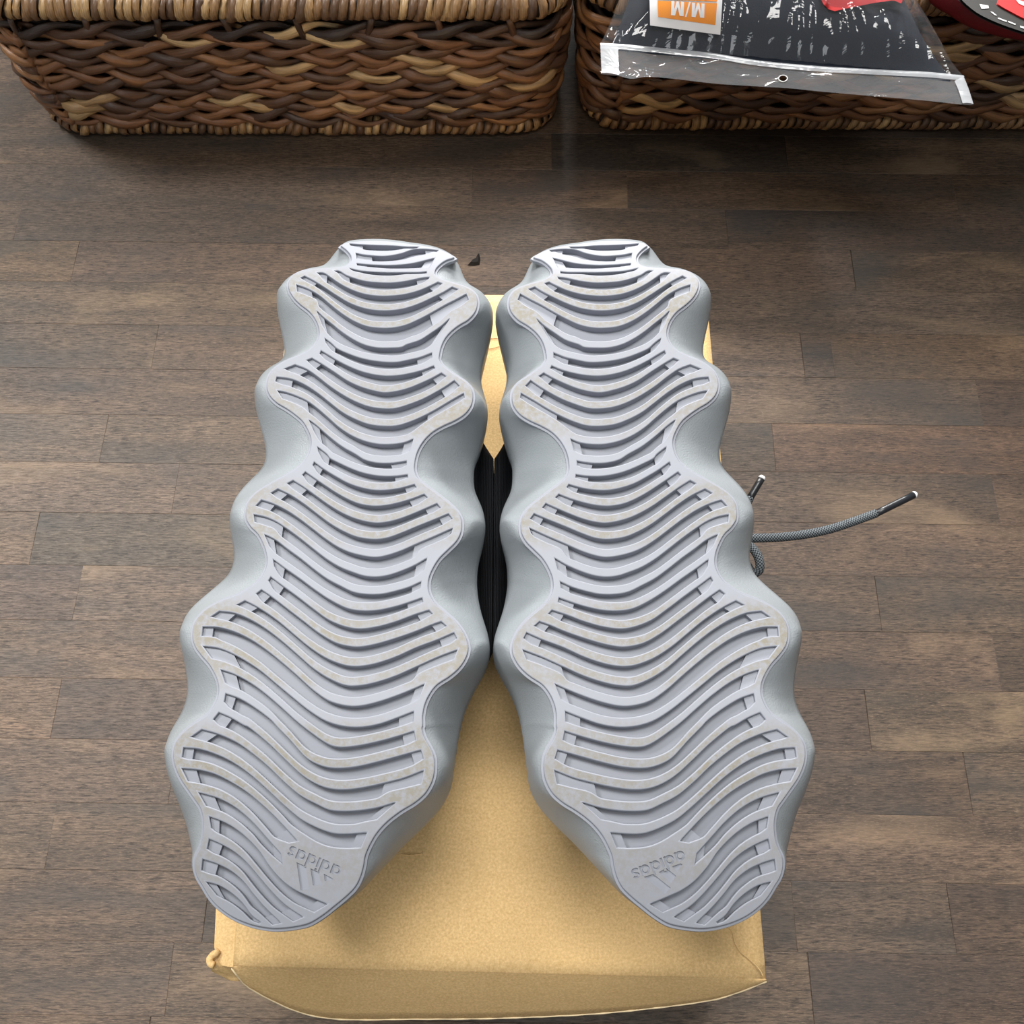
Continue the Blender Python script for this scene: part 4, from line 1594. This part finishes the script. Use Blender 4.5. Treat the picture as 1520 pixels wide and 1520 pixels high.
    rc = mesh_obj('red_tag', V, [tuple(map(int, t)) for t in fo2], M_RED, root)
    if sum(p.normal.z for p in rc.data.polygons) < 0: rc.data.flip_normals()
    tag(rc, 'red card with a rounded corner')

    # hang strip in front of the seam, with a punched hole
    def strip_pt(u, v):
        k = (PZ + 0.0012) - 0.012 * 0
        # height falls off towards the viewer
        z = PZ
        for _ in range(20):
            p = P(u, v, z) - LL
            d = -p.dot(ey)
            z = 0.5 * z + 0.5 * ((PZ + 0.0012) - max(0.0, d) * 0.14 + 0.0007 * noise.noise(Vector((p.x * 40, p.y * 40, 0))))
        return P(u, v, z)
    top = [(891, 65), (930, 67), (1000, 74), (1060, 80), (1120, 90), (1200, 98), (1300, 104), (1380, 108), (1430, 113)]
    bot = [(1444, 156), (1426, 155), (1380, 150), (1300, 143), (1220, 136), (1170, 131), (1120, 128), (1060, 124), (1000, 117), (960, 114), (936, 117), (920, 113), (892, 110)]
    t_ = resample(catmull(top, 5), n=90); b_ = resample(catmull(bot, 5), n=90)
    loop = np.vstack([t_, b_])
    hole = np.array([(1162 + 6.5 * math.cos(a), 117 + 4.8 * math.sin(a)) for a in np.linspace(0, 2 * math.pi, 25)[:-1]])
    gx = np.array([(u, v) for u in range(900, 1440, 12) for v in range(70, 156, 7)], float)
    gx = gx[inside(gx, loop)]
    gx = gx[((gx - np.array([1162, 117])) ** 2).sum(1) > 110]
    vo, fo2 = triangulate([loop, hole], gx)
    V = [strip_pt(*q) for q in vo]
    so = mesh_obj('hang_strip', V, [tuple(map(int, t)) for t in fo2], M_STRIP, root)
    if sum(p.normal.z for p in so.data.polygons) < 0: so.data.flip_normals()
    tag(so, 'clear header strip with a punched hang hole')

    def band(name, a, b, mat, lift):
        A, B2 = resample(catmull(a, 5), n=80), resample(catmull(b, 5), n=80)
        V = []
        for k in range(4):
            for p, q in zip(A, B2):
                w_ = strip_pt(*(p + (q - p) * k / 3))
                w_.z += lift + 0.0006 * math.sin(math.pi * k / 3)
                V.append(w_)
        F = [(k * 80 + i, (k + 1) * 80 + i, (k + 1) * 80 + i + 1, k * 80 + i + 1) for k in range(3) for i in range(79)]
        o = mesh_obj(name, V, F, mat, root)
        if sum(p.normal.z for p in o.data.polygons) < 0: o.data.flip_normals()
        return o
    s1 = band('seam', top, [(u, v + 8) for u, v in top], M_SEAM, 0.0006)
    tag(s1, 'frosted welded seam')
    band('seam', [(891, 66), (892, 90), (893, 110)], [(917, 68), (918, 92), (919, 113)], M_SEAM, 0.001)
    band('seam', [(1416, 122), (1422, 136), (1428, 155)], [(1430, 116), (1437, 134), (1444, 156)], M_SEAM, 0.001)
    ring = [strip_pt(*q) + Vector((0, 0, 0.0003)) for q in hole]
    V, F = tube(ring, 0.0004, 6, closed=True)
    mesh_obj('hang_hole_rim', V, F, M_WHITE, root)
    return root


build_packet()


def build_red_packet():
    """black and dark red packet at the far right on the same basket"""
    Z = 0.1385
    edge = [(1366, -40), (1372, 0), (1385, 12), (1402, 22), (1420, 34), (1446, 46), (1480, 56), (1530, 64), (1620, 70), (1680, 50), (1690, -40), (1640, -90), (1450, -100), (1380, -80)]
    L = resample(catmull(edge + edge[:1], 5), n=90)[:-1]
    base = [P(u, v, Z) for u, v in L]
    c = sum(base, Vector()) / len(base)
    root = thing('wrapped_packet', 'black and dark red packet with a bright red label beside the clear packet', 'packet', (c.x, c.y, Z))
    V, F = [], []
    n = len(base)
    prof = [(0.97, 0.0), (1.0, 0.004), (0.985, 0.010), (0.93, 0.015), (0.85, 0.018), (0.6, 0.0205), (0.3, 0.0215), (0.02, 0.022)]
    for k, h in prof:
        for p in base:
            q = c.lerp(p, k)
            V.append(Vector((q.x, q.y, Z + h + 0.0006 * noise.noise(q * 60))))
    for r in range(len(prof) - 1):
        for i in range(n):
            j = (i + 1) % n
            F.append((r * n + i, r * n + j, (r + 1) * n + j, (r + 1) * n + i))
    F.append(tuple((len(prof) - 1) * n + i for i in range(n)))
    F.append(tuple(range(n))[::-1])
    bo = mesh_obj('red_wrap', V, F, M_DRED, root)
    if sum(p.normal.z * p.area for p in bo.data.polygons if p.center.z > 0.015) < 0: bo.data.flip_normals()

    def sheet(name, poly, z, mat, parent, th=0.0008, grid=10):
        Lp = resample(catmull(poly, 4) + [np.array(poly[0], float)], n=70)[:-1]
        vo, fo = triangulate([Lp])
        nb = len(vo)
        V = [P(u, v, z) for u, v in vo] + [P(u, v, z) - Vector((0, 0, th)) for u, v in vo]
        F = [tuple(map(int, t)) for t in fo] + [tuple(int(nb + i) for i in t)[::-1] for t in fo]
        o = mesh_obj(name, V, F, mat, parent, smooth=False)
        bm = bmesh.new(); bm.from_mesh(o.data); bmesh.ops.recalc_face_normals(bm, faces=bm.faces); bm.to_mesh(o.data); bm.free()
        return o
    top = Z + 0.0225
    bp = sheet('black_panel', [(1424, -4), (1436, 8), (1452, 20), (1474, 31), (1500, 41), (1540, 52), (1600, 50), (1610, -30), (1560, -70), (1440, -70), (1420, -40)], top + 0.0012, M_BLACK, root, 0.002)
    bp['wloc'] = list(root.location)
    rl = sheet('red_label', [(1480, 5), (1484, 8), (1500, 17), (1522, 28), (1560, 40), (1580, 0), (1500, -40), (1484, -10)], top + 0.0022, M_RED, bp, 0.0008)
    # white print along the panel's edge
    for poly in ([(1454, 6), (1467, 8), (1468, 12), (1457, 13)], [(1470, 17), (1474, 18), (1480, 23), (1476, 22)], [(1482, 26), (1495, 31), (1494, 32.5), (1481, 27.5)],
                 [(1497, 31), (1508, 35.5), (1507, 37), (1496, 32.5)], [(1514, 38), (1526, 42), (1525, 44), (1515, 41)]):
        Lp = np.array(poly, float)
        V = [P(u, v, top + 0.0016) for u, v in Lp]
        o = mesh_obj('white_print', V, [(0, 1, 2, 3)], M_WHITE, bp, smooth=False)
        if o.data.polygons[0].normal.z < 0: o.data.flip_normals()
    for poly in ([(1507, -2), (1530, 6), (1532, 14), (1512, 5)],):
        V = [P(u, v, top + 0.0026) for u, v in poly]
        o = mesh_obj('white_print', V, [(0, 1, 2, 3)], M_WHITE, bp, smooth=False)
        if o.data.polygons[0].normal.z < 0: o.data.flip_normals()


build_red_packet()


# ------------------------------------------------------------------ small dark chip on the floor behind the shoes
def build_chip():
    out = [(694, 394), (700, 387), (707, 384), (711, 376), (713, 384), (712, 393), (704, 394.5)]
    B = [P(u, v, 0.0002) for u, v in out]
    c = sum(B, Vector()) / len(B)
    root_v = B + [c.lerp(p, 0.6) + Vector((0, 0, 0.0022)) for p in B]
    n = len(B)
    F = [(i, (i + 1) % n, n + (i + 1) % n, n + i) for i in range(n)] + [tuple(range(n, 2 * n)), tuple(range(n))[::-1]]
    o = mesh_obj('bark_chip', root_v, F, M_DEBRIS, None, smooth=False, loc=(c.x, c.y, 0.0002))
    tag(o, 'tiny black chip lying on the floor behind the shoes', 'debris')


build_chip()
